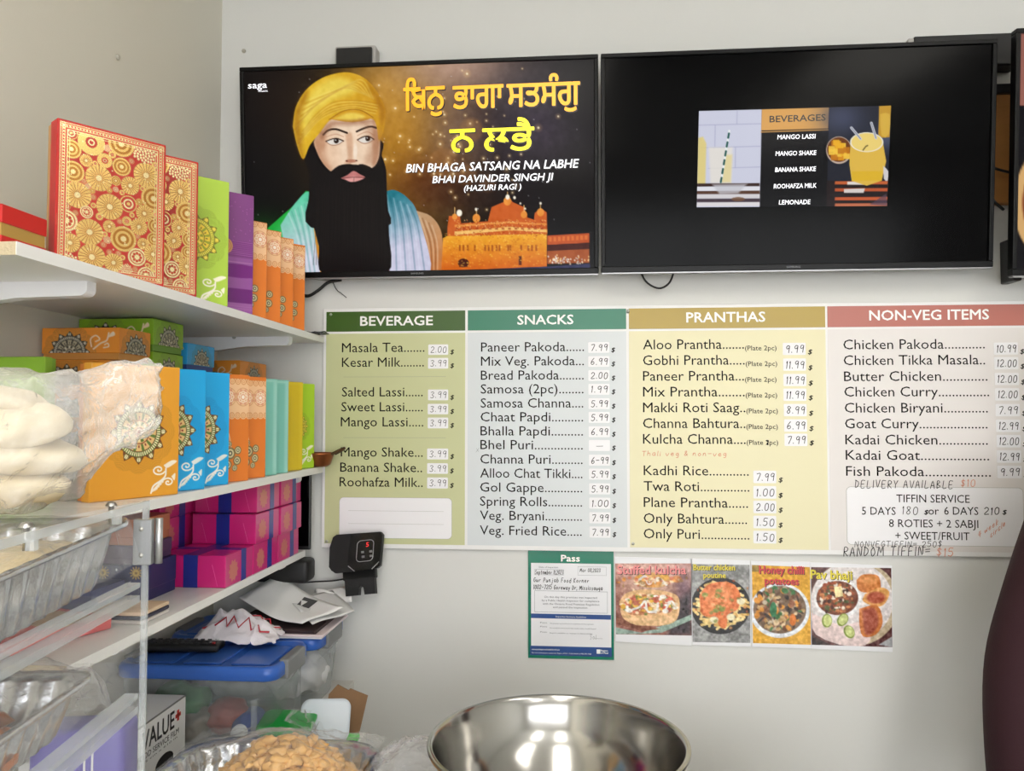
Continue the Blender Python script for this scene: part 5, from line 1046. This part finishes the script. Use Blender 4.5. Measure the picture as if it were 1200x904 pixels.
# what shows through the front bin
def bottle(label, x, y, z, r, h, m, capm, ang):
    t = thing('bottle', label, 'bottle', (x, y, z), (math.radians(ang), 0, 0)); lathe('bottle_body', [(.0001, 0), (r, .002), (r, h * .7), (r * .5, h * .82), (r * .5, h)], m, t, 24); lathe('cap', [(r * .62, h * .86), (r * .62, h), (.0001, h)], capm, t, 24); return t
bottle('blue bottle with round white cap lying inside the front bin', -.735, 1.78, ZK + .034, .027, .095, mat('bottle_blue', (46, 74, 150), .4), mat('cap_white', (232, 236, 240), .4), 90)
for i, (l, x, y, z, s, c) in enumerate((('crumpled green cloth inside the front bin', -.90, 1.76, .075, .05, (54, 120, 66)), ('red plastic packet inside the front bin', -.79, 1.76, .045, .04, (150, 70, 62)), ('grey-brown packet inside the front bin', -.86, 1.75, .03, .045, (120, 110, 96)), ('white crumpled bag inside the rear bin', -.72, 1.99, .07, .065, (220, 220, 220)), ('pale packet at the wall side of the rear bin', -.86, 1.99, .06, .06, (200, 198, 190)))):
    bm = bmesh.new(); bmesh.ops.create_icosphere(bm, subdivisions=4, radius=s)
    for v in bm.verts: v.co *= 1 + .25 * crease(v.co.x, v.co.y + v.co.z, 22, i); v.co.z *= .75
    tag(from_bm('packet', bm, mat('packet_%d' % i, c, .4), None, True, loc=(x, y, ZK + z)), l, 'packet')

# remote, cloth and papers on the lids
ZL = ZK + .168 + .018
rem = thing('remote_control', 'long black remote control lying on the front bin lid', 'remote control', (-.90, 1.77, ZL), (0, 0, math.radians(4)))
bbox('remote_body', -.095, .085, -.026, .026, 0, .018, mat('remote_black', (20, 20, 22), .45), rem, .006, 2, True)
km = mat('key_grey', (60, 60, 64), .5)
k0 = bbox('key', -.005, .005, -.003, .003, 0, .003, km, rem, .001, 1); k0.location = (-.08, -.015, .0175)
for i in range(10):
    for j in range(3):
        if i or j: again('key', k0, rem, loc=(-.08 + .0165 * i, -.015 + .015 * j, .0175))
for x, c in ((.072, (190, 50, 50)), (.072, (200, 200, 200))): bbox('key', x - .003, x + .003, (-.018 if c[1] < 100 else .008), (-.012 if c[1] < 100 else .014), .0178, .021, mat('key_%d' % c[1], c, .5), rem)
cl = thing('cloth', 'crumpled white cloth with red zigzag trim on front bin', 'cloth', (-.815, 1.845, ZL))
cloth_m = mat('white_cloth', (222, 216, 222), .8, bump=.3, bscale=200); redtrim = mat('red_trim', (176, 40, 56), .7)
def cf(u, v): x = (u - .5) * .20; y = (v - .5) * .12; return (x + .012 * crease(u, v, 3, 1), y, .004 + .05 * max(0, math.sin(math.pi * u)) ** .7 * max(0, math.sin(math.pi * v)) ** .7 * (1 + .5 * mnoise.noise(Vector((u * 5, v * 5, 7)))) + .010 * abs(crease(u, v, 4, 2)))
sheet('cloth_fabric', cf, 40, 30, cloth_m, cl)
zz = []
for k in range(13): u = .1 + .8 * k / 12; v = .18 if k % 2 else .36; p = cf(u, v); zz.append((p[0], p[1] - .002, p[2] + .004))
tube('zigzag_trim', zz, .0022, redtrim, cl, 6)
tube('zigzag_trim', [(a[0] + .01, a[1] + .045, cf(min(.95, .15 + .8 * k / 12), .62)[2] + .003) for k, a in enumerate(zz)], .0018, redtrim, cl, 6)
# folder and loose sheets, slumped over the rear bin against the wall
def paper(name, label, corners, m, sag=.0, group=None, nu=12, nv=12, wave=.004, seed=0):
    c = [Vector(p) for p in corners]; o = (c[0] + c[1] + c[2] + c[3]) / 4; t = thing(name, label, 'paper', o, group=group)
    def f(u, v): p = c[0] * (1 - u) * (1 - v) + c[1] * u * (1 - v) + c[2] * u * v + c[3] * (1 - u) * v; p = p - o; p.z += -sag * math.sin(math.pi * v) * .5 + wave * mnoise.noise(Vector((u * 2.2, v * 2.2, seed))); return p
    s = sheet('sheet', f, nu, nv, m, t); s.modifiers.new('thick', 'SOLIDIFY').thickness = .0012
    return t, f
pw = mat('paper', (226, 226, 226), .6); pp = mat('pink_folder', (222, 206, 210), .5); pk = mat('dark_folder', (46, 28, 30), .5)
t = thing('folder', 'pale pink folder lying on the rear bin lid', 'folder', (-.74, 1.99, ZL))
bbox('cover', -.12, .13, -.115, .09, .004, .010, pp, t, .002); bbox('spine_sheet', -.12, .11, -.11, .08, .0105, .020, pk, t, .002); bbox('inner_sheets', -.12, .125, -.112, .09, .0, .0038, pw, t)
pa, pf = paper('paper_sheet', 'white sheet with a grey printed photo on rear bin', [at_y(354, 731, 1.885), at_y(402, 712, 1.97), at_y(330, 672, 2.10), at_y(280, 700, 1.96)], pw, .03)
pb, _ = paper('paper_sheet', 'curled white sheet against the wall below the control unit', [at_y(372, 704, 2.06), at_y(412, 706, 2.06), at_y(410, 690, 2.11), at_y(368, 694, 2.11)], pw, -.02, wave=.012)
pc, _ = paper('paper_sheet', 'lowest white sheet sticking out beyond the folder', [at_y(366, 732, 1.90), at_y(416, 716, 2.0), at_y(390, 692, 2.10), at_y(340, 705, 2.0)], mat('paper_grey', (206, 206, 206), .6), .0)
V = [pf(u, v) + Vector((0, 0, .0018)) for u, v in ((.62, .30), (.92, .34), (.86, .52), (.58, .46))]
mesh('printed_photo', V, [(0, 1, 2, 3)], mat('grey_photo', (70, 70, 72), .5), pa)
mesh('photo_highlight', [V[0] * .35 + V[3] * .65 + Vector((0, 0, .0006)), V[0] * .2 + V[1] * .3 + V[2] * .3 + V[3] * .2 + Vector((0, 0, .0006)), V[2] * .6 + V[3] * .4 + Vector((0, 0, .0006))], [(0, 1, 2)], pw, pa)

# green-lidded tub and cardboard
tub = thing('food_tub', 'translucent food tub behind the foil tray of crumbs', 'tub', (-.632, 1.718, ZK), (0, 0, .12))
rr = lambda w, d, z: [(x, y, z) for x, y in rrect(w, d, .02)]
o = loft('tub_body', [rr(.10, .09, .001), rr(.11, .10, .035), rr(.12, .11, .042)], clear_pl, tub, True, False); o.modifiers.new('thick', 'SOLIDIFY').thickness = .0015
gl = mat('green_lid', (30, 150, 60), .35)
lid = thing('tub_lid', 'bright green plastic lid resting on the translucent tub', 'lid', (-.636, 1.712, ZK + .0435), (math.radians(5), math.radians(3), .12))
loft('lid_plate', [rr(.112, .10, 0), rr(.116, .105, .006), rr(.116, .105, .012), rr(.105, .094, .014)], gl, lid)
lid = thing('tub_lid', 'pale translucent plastic lid leaning behind the green lid', 'lid', (-.562, 1.735, ZK + .001), (math.radians(62), 0, math.radians(8)))
loft('lid_plate', [rr(.105, .085, 0), rr(.11, .09, .003), rr(.11, .09, .006), rr(.10, .08, .008)], mat('pale_lid', (206, 216, 226), .35), lid); [setattr(c, 'location', (0, .046, 0)) for c in lid.children]
cbd = thing('cardboard_piece', 'torn brown cardboard piece leaning at the counter corner', 'cardboard', (-.532, 1.778, ZK + .004), (math.radians(-10), math.radians(8), math.radians(6)))
plate('board_sheet', [(-.045, 0), (.036, .0), (.042, .088), (.0, .098), (-.004, .094), (-.03, .103), (-.046, .08)], .005, mat('brown_card', (132, 100, 70), .8, var=.08, vscale=30), cbd)
tag(bbox('green_tray', -.515, -.488, 1.745, 1.765, ZK + .0005, ZK + .014, mat('light_green', (70, 190, 70), .4), None, .004), 'small light green plastic tray beside the cardboard piece', 'tray')

# ================================================================ clear acrylic display case
TH = math.radians(8)
case = thing('display_case', 'clear acrylic display case with steel hinge holding foil trays', 'display case', (-.532, .95, ZK), (0, 0, TH))
acr = film_mat('acrylic', (214, 220, 224), .985, .03, 0, 1, .5, .2); acr_e = film_mat('acrylic_edge', (222, 228, 232), .68, .1, 0, 1, .7, .3)
CT, CW, CD = 1.395 - ZK, .50, .66         # height, width to the left, depth toward the room
def panel(x0, x1, y0, y1, z0, z1): return bbox('acrylic_panel', x0, x1, y0, y1, z0, z1, acr, case)
def edge(x0, x1, y0, y1, z0, z1): return bbox('polished_edge', x0, x1, y0, y1, z0, z1, acr_e, case)
panel(-.006, 0, -CD, -.006, .0, CT - .008); panel(-CW, -.006, -.006, 0, 0, CT - .008); panel(-CW, 0, -CD, 0, CT - .008, CT)
edge(-.006, .0005, -.006, .0005, 0, CT); edge(-.0015, .0008, -CD, 0, CT - .008, CT + .0005)
S1, S2 = 1.272 - ZK, 1.138 - ZK
for s in (S1, S2):
    bbox('shelf_panel', -CW, -.006, -CD, -.008, s, s + .008, acr, case); bbox('polished_edge', -.022, -.006, -CD, -.008, s, s + .0085, acr_e, case); bbox('polished_edge', -.022, -.006, -CD, -.008, s + .018, s + .024, acr_e, case)
hg = mat('hinge_steel', (186, 188, 190), .35, metal=.9)
H = bbox('hinge', -.016, .006, -.008, .004, CT - .078, CT - .022, hg, case, .001, 1)
b = lathe('hinge_barrel', [(.0001, 0), (.0045, 0), (.0045, .056), (.0001, .056)], hg, H, 14, loc=(.011, .004, CT - .078))
for z in (CT - .066, CT - .034):
    s = lathe('screw', [(.0001, .002), (.0025, .0016), (.003, 0)], steel, H, 10, loc=(-.006, -.008, z)); s.rotation_euler = (math.pi / 2, 0, 0)
for y in (-.055, -.235):
    o = lathe('bolt', [(.0001, .005), (.004, .0045), (.0065, .001), (.0065, 0)], steel, case, 14, loc=(-.022, y, CT)); lathe('bolt_shank', [(.003, -.022), (.003, 0)], steel, o, 10, loc=(-.001 + .001, 0, 0), cap=True)
    bbox('corner_block', -.014, -.006, y - .016, y - .008, CT - .020, CT - .008, acr_e, case)
def cw(x, y, z): return Matrix.Translation(case.location) @ Matrix.Rotation(TH, 4, 'Z') @ Vector((x, y, z - ZK))

# foil tray of pale vermicelli on the upper tier, wrapped in film
p = cw(-.162, -.185, 1.2815); tr1 = foil_tray('wrapped foil tray of pale noodles on the upper case tier', p, .30, .34, .072, (math.radians(3), 0, TH), .02); tr1.location.z += .010
noodle = mat('noodles', (216, 196, 150), .6, bump=.8, bscale=260, var=.12, vscale=90, stretch=(1, .25, 1))
M1 = mw(tr1)
t = thing('noodle_heap', 'pale dry noodles filling the wrapped foil tray', 'noodles', p, (math.radians(3), 0, TH)); t.location.z += .010; tag(t, kind='stuff')
sheet('noodle_surface', lambda u, v: ((u - .5) * .265, (v - .5) * .30, .052 + .012 * mnoise.noise(Vector((u * 9, v * 9, 2))) + .014 * math.sin(math.pi * u) * math.sin(math.pi * v)), 40, 40, noodle, t)
t = thing('plastic_wrap', 'clear crinkled film wrapped over the noodle tray', 'plastic wrap', p, (math.radians(3), 0, TH)); t.location.z += .010
def wrapf(u, v):
    a = (u - .5) * 2; x = a * .155; e = max(0, abs(a) - .93) / .07; y = (v - .5) * .35
    z = .0755 + .003 * math.sin(math.pi * u) + .0035 * crease(u, v, 6, 4) * math.sin(math.pi * v) ** .3
    return (x + .003 * e, y, z - .055 * e)
sheet('film_sheet', wrapf, 64, 50, film, t)
# second tray below with brown fritters under film
p2 = cw(-.165, -.24, 1.1475); tr2 = foil_tray('wrapped foil tray of brown fritters on the lower case tier', p2, .27, .36, .055, (0, 0, TH), .03)
lumps('fritters', 'brown fritters heaped in the lower wrapped tray', 'fritters', p2.x, p2.y, p2.z + .012, .19, .28, lambda q: .022 * (1 - q ** 2) + .01, 60, .018, mat('fritter_brown', (170, 96, 44), .5, bump=.4, bscale=120, var=.3, vscale=50), 6)
t = thing('plastic_wrap', 'clear crinkled film wrapped over the fritter tray', 'plastic wrap', p2, (0, 0, TH))
def wrap2(u, v):
    a = (u - .5) * 2; x = a * .142; e = max(0, abs(a) - .93) / .07; f_ = max(0, v - .9) / .1
    return (x + .004 * e, (v - .5) * .40, .064 + .014 * math.sin(math.pi * u) + .009 * crease(u, v, 5, 11) - .045 * e - .03 * f_)
sheet('film_sheet', wrap2, 60, 54, film, t)
t = thing('plastic_wrap', 'loose twisted film end beyond the fritter tray', 'plastic wrap', cw(-.06, -.045, 1.149), (0, 0, TH))
sheet('film_sheet', lambda u, v: ((v - .5) * (.05 + .03 * math.sin(3 * u)) + .012 * crease(u, v, 3, 2), .012 * crease(u, v, 4, 6), .002 + .055 * u), 16, 12, film, t)

# ---------------------------------------------------------------- bag of breads on top of the case
bread_m = mat('bread_dough', (222, 208, 176), .6, bump=.15, bscale=40, var=.12, vscale=14)
ztop = CT + ZK
def bread(label, x, y, z, rx, ry, rz, rot):
    bm = bmesh.new(); bmesh.ops.create_uvsphere(bm, u_segments=28, v_segments=16, radius=1)
    for v in bm.verts:
        k = 1 + .22 * mnoise.noise(v.co * 1.3 + Vector((x * 40, z * 40, 0))); v.co = Vector((v.co.x * rx * k, v.co.y * ry * k, v.co.z * rz * (1 + .45 * mnoise.noise(v.co * 1.5 + Vector((z * 30, 0, 0))))))
    o = from_bm('flatbread', bm, bread_m, None, True, loc=cw(x, y, z), rot=rot); return tag(o, label, 'flatbread', 'flatbreads in the plastic bag')
bread('bottom flatbread in the bag, resting on the display case', -.128, -.105, ztop + .026, .080, .07, .025, (0, 0, TH)); bread('second flatbread from the bottom of the bag', -.118, -.108, ztop + .066, .078, .068, .024, (.1, .14, .4))
bread('small folded flatbread at the middle of the bag', -.100, -.120, ztop + .098, .058, .05, .022, (.25, -.2, 1.2)); bread('topmost flatbread under the bag folds', -.135, -.10, ztop + .120, .068, .058, .022, (.15, .16, 1.4)); bread('thick rolled flatbread at the bag end near the counter', -.235, -.12, ztop + .04, .055, .06, .038, (0, 0, .3)); bread('round dough piece above the rolled flatbread', -.238, -.125, ztop + .108, .050, .055, .034, (0, .2, .3))
bag = thing('bread_bag', 'milky plastic bag of flatbreads on top of display case', 'plastic bag', cw(0, -.11, ztop), (0, 0, TH))
rings = []; NB = 64
prof = [(-.33, .080, .070, .080), (-.30, .086, .082, .088), (-.24, .088, .086, .090), (-.18, .084, .085, .086), (-.13, .079, .083, .078), (-.08, .074, .078, .070), (-.055, .078, .066, .066), (-.030, .092, .048, .058), (-.005, .106, .030, .050), (.018, .116, .018, .044), (.038, .122, .011, .039), (.052, .128, .007, .030), (.058, .131, .003, .020)]
P3 = spline([(a, b, 0) for a, b, _, _ in prof], 5); R3 = spline([(c, d, 0) for _, _, c, d in prof], 5)
for i, (p, r) in enumerate(zip(P3, R3)):
    ring = []
    for k in range(NB):
        a = 2 * math.pi * k / NB; e = min(1, r.x / .05); n_ = (.0075 * crease(p.x * 8 + .2 * math.cos(a), math.sin(a) * .5 + p.x * 3, 3.2, 4) + .005 * mnoise.noise(Vector((p.x * 30, math.cos(a) * 3, math.sin(a) * 3)))) 
        ca = math.cos(a); y = (r.x + n_ * e) * math.copysign(abs(ca) ** .62, ca) + (1 - e) * .010 * mnoise.noise(Vector((p.x * 25, math.sin(a) * 2.5, 3))); z = (r.y + n_) * math.sin(a); ring.append((p.x - .012 + n_ * .8, y, max(.001, p.y + z)))
    rings.append(ring)
loft('bag_film', rings, milky, bag, True, True)

# ---------------------------------------------------------------- things on the lower shelf seen through the case
navy = (38, 40, 92)
A = Art([(0, 0), (150, 0), (150, 72), (0, 72)], 110, 56, navy)
for x, y in ((32, 40), (104, 44), (68, 14), (136, 14)):
    for k in range(12): A.line([(x, y), (x + 12 * math.cos(k * .5236), y + 12 * math.sin(k * .5236))], 2.6, (196, 160, 80))
    A.ell(x, y, 7, 7, (206, 172, 92)); A.ell(x, y, 2.4, 2.4, (130, 96, 50))
for x, y in ((14, 30), (16, 56), (54, 34), (56, 60), (86, 30), (86, 58), (124, 34), (126, 60), (44, 10), (96, 8)): A.poly([(x, y - 4), (x + 2.4, y), (x, y + 4), (x - 2.4, y)], (224, 224, 232))
def shelf_carton(label, x0, x1, y0, y1, z, h, c, art=None):
    o = thing('patterned_box', label, 'gift box', (x1, y0, z), group='patterned boxes behind the case'); cm = mat('pat_%d_%d_%d' % c, c, .45)
    b = bbox('base', x0 - x1 + .001, -.001, .001, y1 - y0 - .001, 0, h * .35, cm, o, .001, 1); l = bbox('lid', x0 - x1, 0, 0, y1 - y0, h * .3, h, cm, o, .001, 1)
    if art: e = art.make('printed_side', x1 - x0 - .002, h - .002, pm, l, x0 - x1 + .001, .001, -.0006); again('printed_end', e, l, loc=(.0, 0, 0), rot=(0, 0, math.pi / 2)) if False else None
    return o
shelf_carton('navy box with gold suns on the lower shelf', -.985, -.835, 1.475, 1.60, ZS3 + .0005, .072, navy, A)
shelf_carton('dark purple box on top of the navy sun box', -.98, -.845, 1.48, 1.60, ZS3 + .073, .036, (74, 44, 88)); shelf_carton('dull orange box topmost above the navy sun box', -.985, -.85, 1.48, 1.60, ZS3 + .1095, .050, (190, 110, 70)); shelf_carton('dark blue box beneath the middle shelf behind the case', -.98, -.86, 1.35, 1.455, ZS3 + .0005, .05, (52, 60, 110))
t = thing('paper_bag', 'flat coral red gift bag with tan lace panel on lower shelf', 'gift bag', (-.90, 1.21, ZS3 + .0005), (0, 0, math.radians(-20)))
bbox('bag_body', -.075, .075, -.10, .12, 0, .022, mat('coral', (216, 86, 84), .5), t, .003); bbox('lace_panel', -.03, .072, .02, .10, .022, .024, mat('tan_lace', (196, 166, 130), .6, var=.3, vscale=90), t); bbox('dark_band', -.074, -.05, -.10, .12, .022, .0235, mat('navy_band', (40, 40, 80), .5), t)
t = thing('napkin_stack', 'stack of folded striped napkins on the lower shelf', 'napkins', (-.89, 1.375, ZS3 + .0505 + .0005) if False else (-.80, 1.365, ZS3 + .0005))
for i, c in enumerate(((206, 200, 196), (52, 52, 70), (216, 190, 160))): bbox('napkin', -.05, .05, -.04, .05, .007 * i, .007 * i + .0065, mat('nap_%d' % i, c, .7), t, .002)
t = thing('violet_packet', 'violet plastic packet with white lines beside film carton', 'packet', (-.80, 1.27, ZK + .0005), (0, 0, math.radians(12)))
bbox('packet_body', -.085, .06, -.04, .04, 0, .215, mat('violet', (112, 104, 176), .35), t, .012, 3, True)
for x in (.0, .012): bbox('white_line', x, x + .003, -.0412, -.04, .02, .20, card_w, t)

# ================================================================ control unit on the wall
cu = thing('control_unit', 'black tilted wall control unit with red digit and buttons', 'control unit', (-.585, 2.085, 1.115), (math.radians(-12), math.radians(-6), math.radians(4)))
glossy_b = mat('gloss_black', (10, 10, 11), .12, spec=.6)
plate('head', [(x, y + .012) for x, y in [(-.072, .03), (-.062, .056), (-.052, .062), (.066, .058), (.072, .050), (.060, -.030), (.052, -.036), (-.060, -.038), (-.070, -.03), (-.076, -.02)]], .022, mat('matt_black', (12, 12, 13), .55, spec=.3), cu, -.012)
hd = plate('control_face', [(-.012, .072), (.064, .068), (.069, .060), (.056, -.018), (.04, -.026), (-.012, -.026), (-.026, -.012)], .003, glossy_b, cu, -.0155)
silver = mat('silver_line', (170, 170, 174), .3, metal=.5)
fr = [(x + .026, z + .024) for x, z in rrect(.044, .054, .010, 5)]
tube('display_outline', [(x - .006 + z * .12, -.0165, z) for x, z in fr + fr[:1]], .0009, silver, cu, 6)
text('5', .026, .034, .034, .011, mat('led_red', (220, 40, 40), .4, emit=.6), cu, -.0165, .01, .1, 'red_digit')
for x, z in ((.012, .018), (.034, .018), (.013, .006), (.034, .006)): bbox('button', x, x + .008, -.0168, -.0155, z, z + .006, mat('button_grey', (120, 120, 122), .4), cu, .0006, 1)
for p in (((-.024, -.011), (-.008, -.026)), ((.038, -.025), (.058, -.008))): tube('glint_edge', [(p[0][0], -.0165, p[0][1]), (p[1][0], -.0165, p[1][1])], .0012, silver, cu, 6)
text('Panasonic', .016, .048, .058, .004, silver, cu, -.0165, 0, 0, 'brand_lettering') if False else None
bbox('clamp_bar', -.044, .044, .0, .03, -.048, -.012, mat('matt_black', (12, 12, 13), .55, spec=.3), cu, .004)
plate('clamp', [(-.040, -.012), (.040, -.012), (.040, -.088), (.012, -.088), (.010, -.070), (.004, -.064), (-.002, -.070), (-.004, -.088), (-.038, -.088)], .03, mat('matt_black', (12, 12, 13), .55, spec=.3), cu, .0)
bbox('wall_plate', -.03, .03, .03, .058, -.04, .03, black_pl, cu, .003)
cable('thin black cable running from the control unit behind shelf', [at_y(408, 678, 2.11), at_y(390, 681, 2.12), at_y(370, 682, 2.12), at_y(352, 683, 2.12), at_y(335, 680, 2.13), at_y(322, 676, 2.13)], .0022)
tag(bbox('dark_pouch', -.86, -.715, 2.06, 2.13, 1.058, 1.118, mat('pouch_black', (16, 16, 18), .5), None, .012, 3, True), 'black pouch tucked under the lower shelf by wall', 'pouch')

# ================================================================ person in maroon at the counter's end
def skin_obj(name, joints, edges, m, parent, sub=2):
    me = bpy.data.meshes.new(name); me.from_pydata([j[0] for j in joints], edges, []); me.update(); o = bpy.data.objects.new(name, me); link(o, parent)
    md = o.modifiers.new('skin', 'SKIN'); md.use_smooth_shade = True
    if not me.skin_vertices: me.attributes
    for sv, j in zip(me.skin_vertices[0].data, joints): sv.radius = j[1] if isinstance(j[1], tuple) else (j[1], j[1])
    me.skin_vertices[0].data[0].use_root = True
    s = o.modifiers.new('sub', 'SUBSURF'); s.levels = sub; s.render_levels = sub
    me.materials.append(m); return o
PX, PY = 1.192, 1.80
per = thing('person', 'person in a loose maroon long-sleeved top standing at the counter end', 'person', (PX, PY, 0))
J = []; Ed = []
def jt(p, r, prev=None):
    J.append((p, r)); i = len(J) - 1
    if prev is not None: Ed.append((prev, i))
    return i
pel = jt((0, 0, .90), (.15, .10)); wai = jt((0, 0, 1.06), (.125, .09), pel); che = jt((0, 0, 1.26), (.15, .10), wai); nb = jt((0, .01, 1.38), (.065, .06), che); nk = jt((0, 0, 1.45), (.05, .052), nb)
h1 = jt((0, -.015, 1.52), (.062, .07), nk); h2 = jt((0, -.015, 1.60), (.078, .092), h1); h3 = jt((0, -.01, 1.68), (.06, .07), h2)
for s in (-1, 1):
    hip = jt((s * .09, 0, .84), (.085, .085), pel); kn = jt((s * .095, -.01, .48), (.058, .058), hip); an = jt((s * .10, .02, .09), (.036, .038), kn); jt((s * .105, -.06, .04), (.035, .03), an)
    sh = jt((s * .145, 0, 1.32), (.055, .055), che); el = jt((s * .262, .0, .985), (.040, .040), sh); wr = jt((s * .264, -.05, .69), (.026, .022), el); pa = jt((s * .258, -.06, .64), (.036, .016), wr)
    for k, (dx, ln) in enumerate(((-.026, .055), (-.010, .07), (.006, .066), (.022, .05))):
        f0 = jt((s * .258 + dx, -.075, .59), .009, pa); f1 = jt((s * .258 + dx * 1.1, -.087, .59 - ln * .55), .0085, f0); jt((s * .258 + dx * 1.1, -.085, .59 - ln), .007, f1)
    th = jt((s * .258 - s * .035, -.075, .625), .010, pa); jt((s * .258 - s * .045, -.087, .59), .0085, th)
skin_m = mat('skin', (176, 128, 98), .5); maroon = mat('maroon_cloth', (46, 15, 25), .9, bump=.25, bscale=300, var=.06, vscale=8, sheen=0)
skin_obj('body', J, Ed, skin_m, per)
J = []; Ed = []
a0 = jt((0, 0, .98), (.165, .13)); b0 = jt((0, 0, .78), (.185, .145), a0); jt((0, 0, .58), (.20, .155), b0); c0 = jt((0, 0, 1.20), (.165, .125), a0); d0 = jt((0, 0, 1.33), (.12, .095), c0); jt((0, .01, 1.425), (.07, .068), d0)
for s in (-1, 1):
    sh = jt((s * .145, 0, 1.315), (.082, .082), d0); u1 = jt((s * .185, 0, 1.19), (.078, .078), sh); el = jt((s * .262, -.005, .975), (.072, .072), u1); f1 = jt((s * .268, -.02, .85), (.076, .074), el); g1 = jt((s * .268, -.03, .74), (.076, .074), f1); jt((s * .266, -.04, .65), (.074, .070), g1)
shirt = skin_obj('tunic', J, Ed, maroon, per)
tr_m = mat('dark_trousers', (34, 32, 38), .8); J = []; Ed = []
p0 = jt((0, 0, .86), (.09, .07))
for s in (-1, 1): k = jt((s * .085, 0, .72), (.082, .082), p0); l = jt((s * .095, -.01, .48), (.078, .078), k); jt((s * .10, .02, .10), (.062, .064), l)
skin_obj('trousers', J, Ed, tr_m, per)
for s in (-1, 1): o = bbox('shoe', s * .105 - .045, s * .105 + .045, -.16, .09, 0, .085, mat('shoe_black', (24, 24, 26), .5), per, .03, 3, True)
hair = mat('black_hair', (20, 17, 16), .6, bump=.5, bscale=200, stretch=(1, 1, .1))
bm = bmesh.new(); bmesh.ops.create_uvsphere(bm, u_segments=28, v_segments=18, radius=1)
for v in bm.verts:
    c = v.co.copy(); f = 1.0 if (c.z > .35 or c.y > -.1) else .86; v.co = Vector((c.x * .088 * f, c.y * .105 * f + .008, 1.60 + c.z * (.115 if c.z > 0 else .13)))
from_bm('hair', bm, hair, per, True)
bm = bmesh.new(); bmesh.ops.create_icosphere(bm, subdivisions=3, radius=.045); o = from_bm('hair_bun', bm, hair, per, True, loc=(0, .13, 1.58))
for s in (-1, 1):
    bm = bmesh.new(); bmesh.ops.create_icosphere(bm, subdivisions=3, radius=.0105); e = from_bm('eye', bm, mat('eye_white', (214, 208, 200), .2), per, True, loc=(s * .028, -.088, 1.60))
    bm = bmesh.new(); bmesh.ops.create_icosphere(bm, subdivisions=2, radius=.006); from_bm('iris', bm, mat('iris', (40, 24, 16), .2), e, True, loc=(0, -.0075, 0))
    tube('eyebrow', spline([(s * .012, -.098, 1.620), (s * .028, -.096, 1.625), (s * .044, -.084, 1.619)], 4), .003, hair, per)
    bm = bmesh.new(); bmesh.ops.create_icosphere(bm, subdivisions=3, radius=1); [setattr(v, 'co', Vector((v.co.x * .010, v.co.y * .018, v.co.z * .030))) for v in bm.verts]; from_bm('ear', bm, skin_m, per, True, loc=(s * .082, -.005, 1.585))
tube('nose', [(0, -.103, 1.605), (0, -.118, 1.572), (0, -.108, 1.562)], .011, skin_m, per, 10, [.5, 1.1, .9]); tube('mouth', spline([(-.024, -.096, 1.532), (0, -.104, 1.534), (.024, -.096, 1.532)], 4), .006, mat('lips', (150, 80, 74), .4), per, 8)
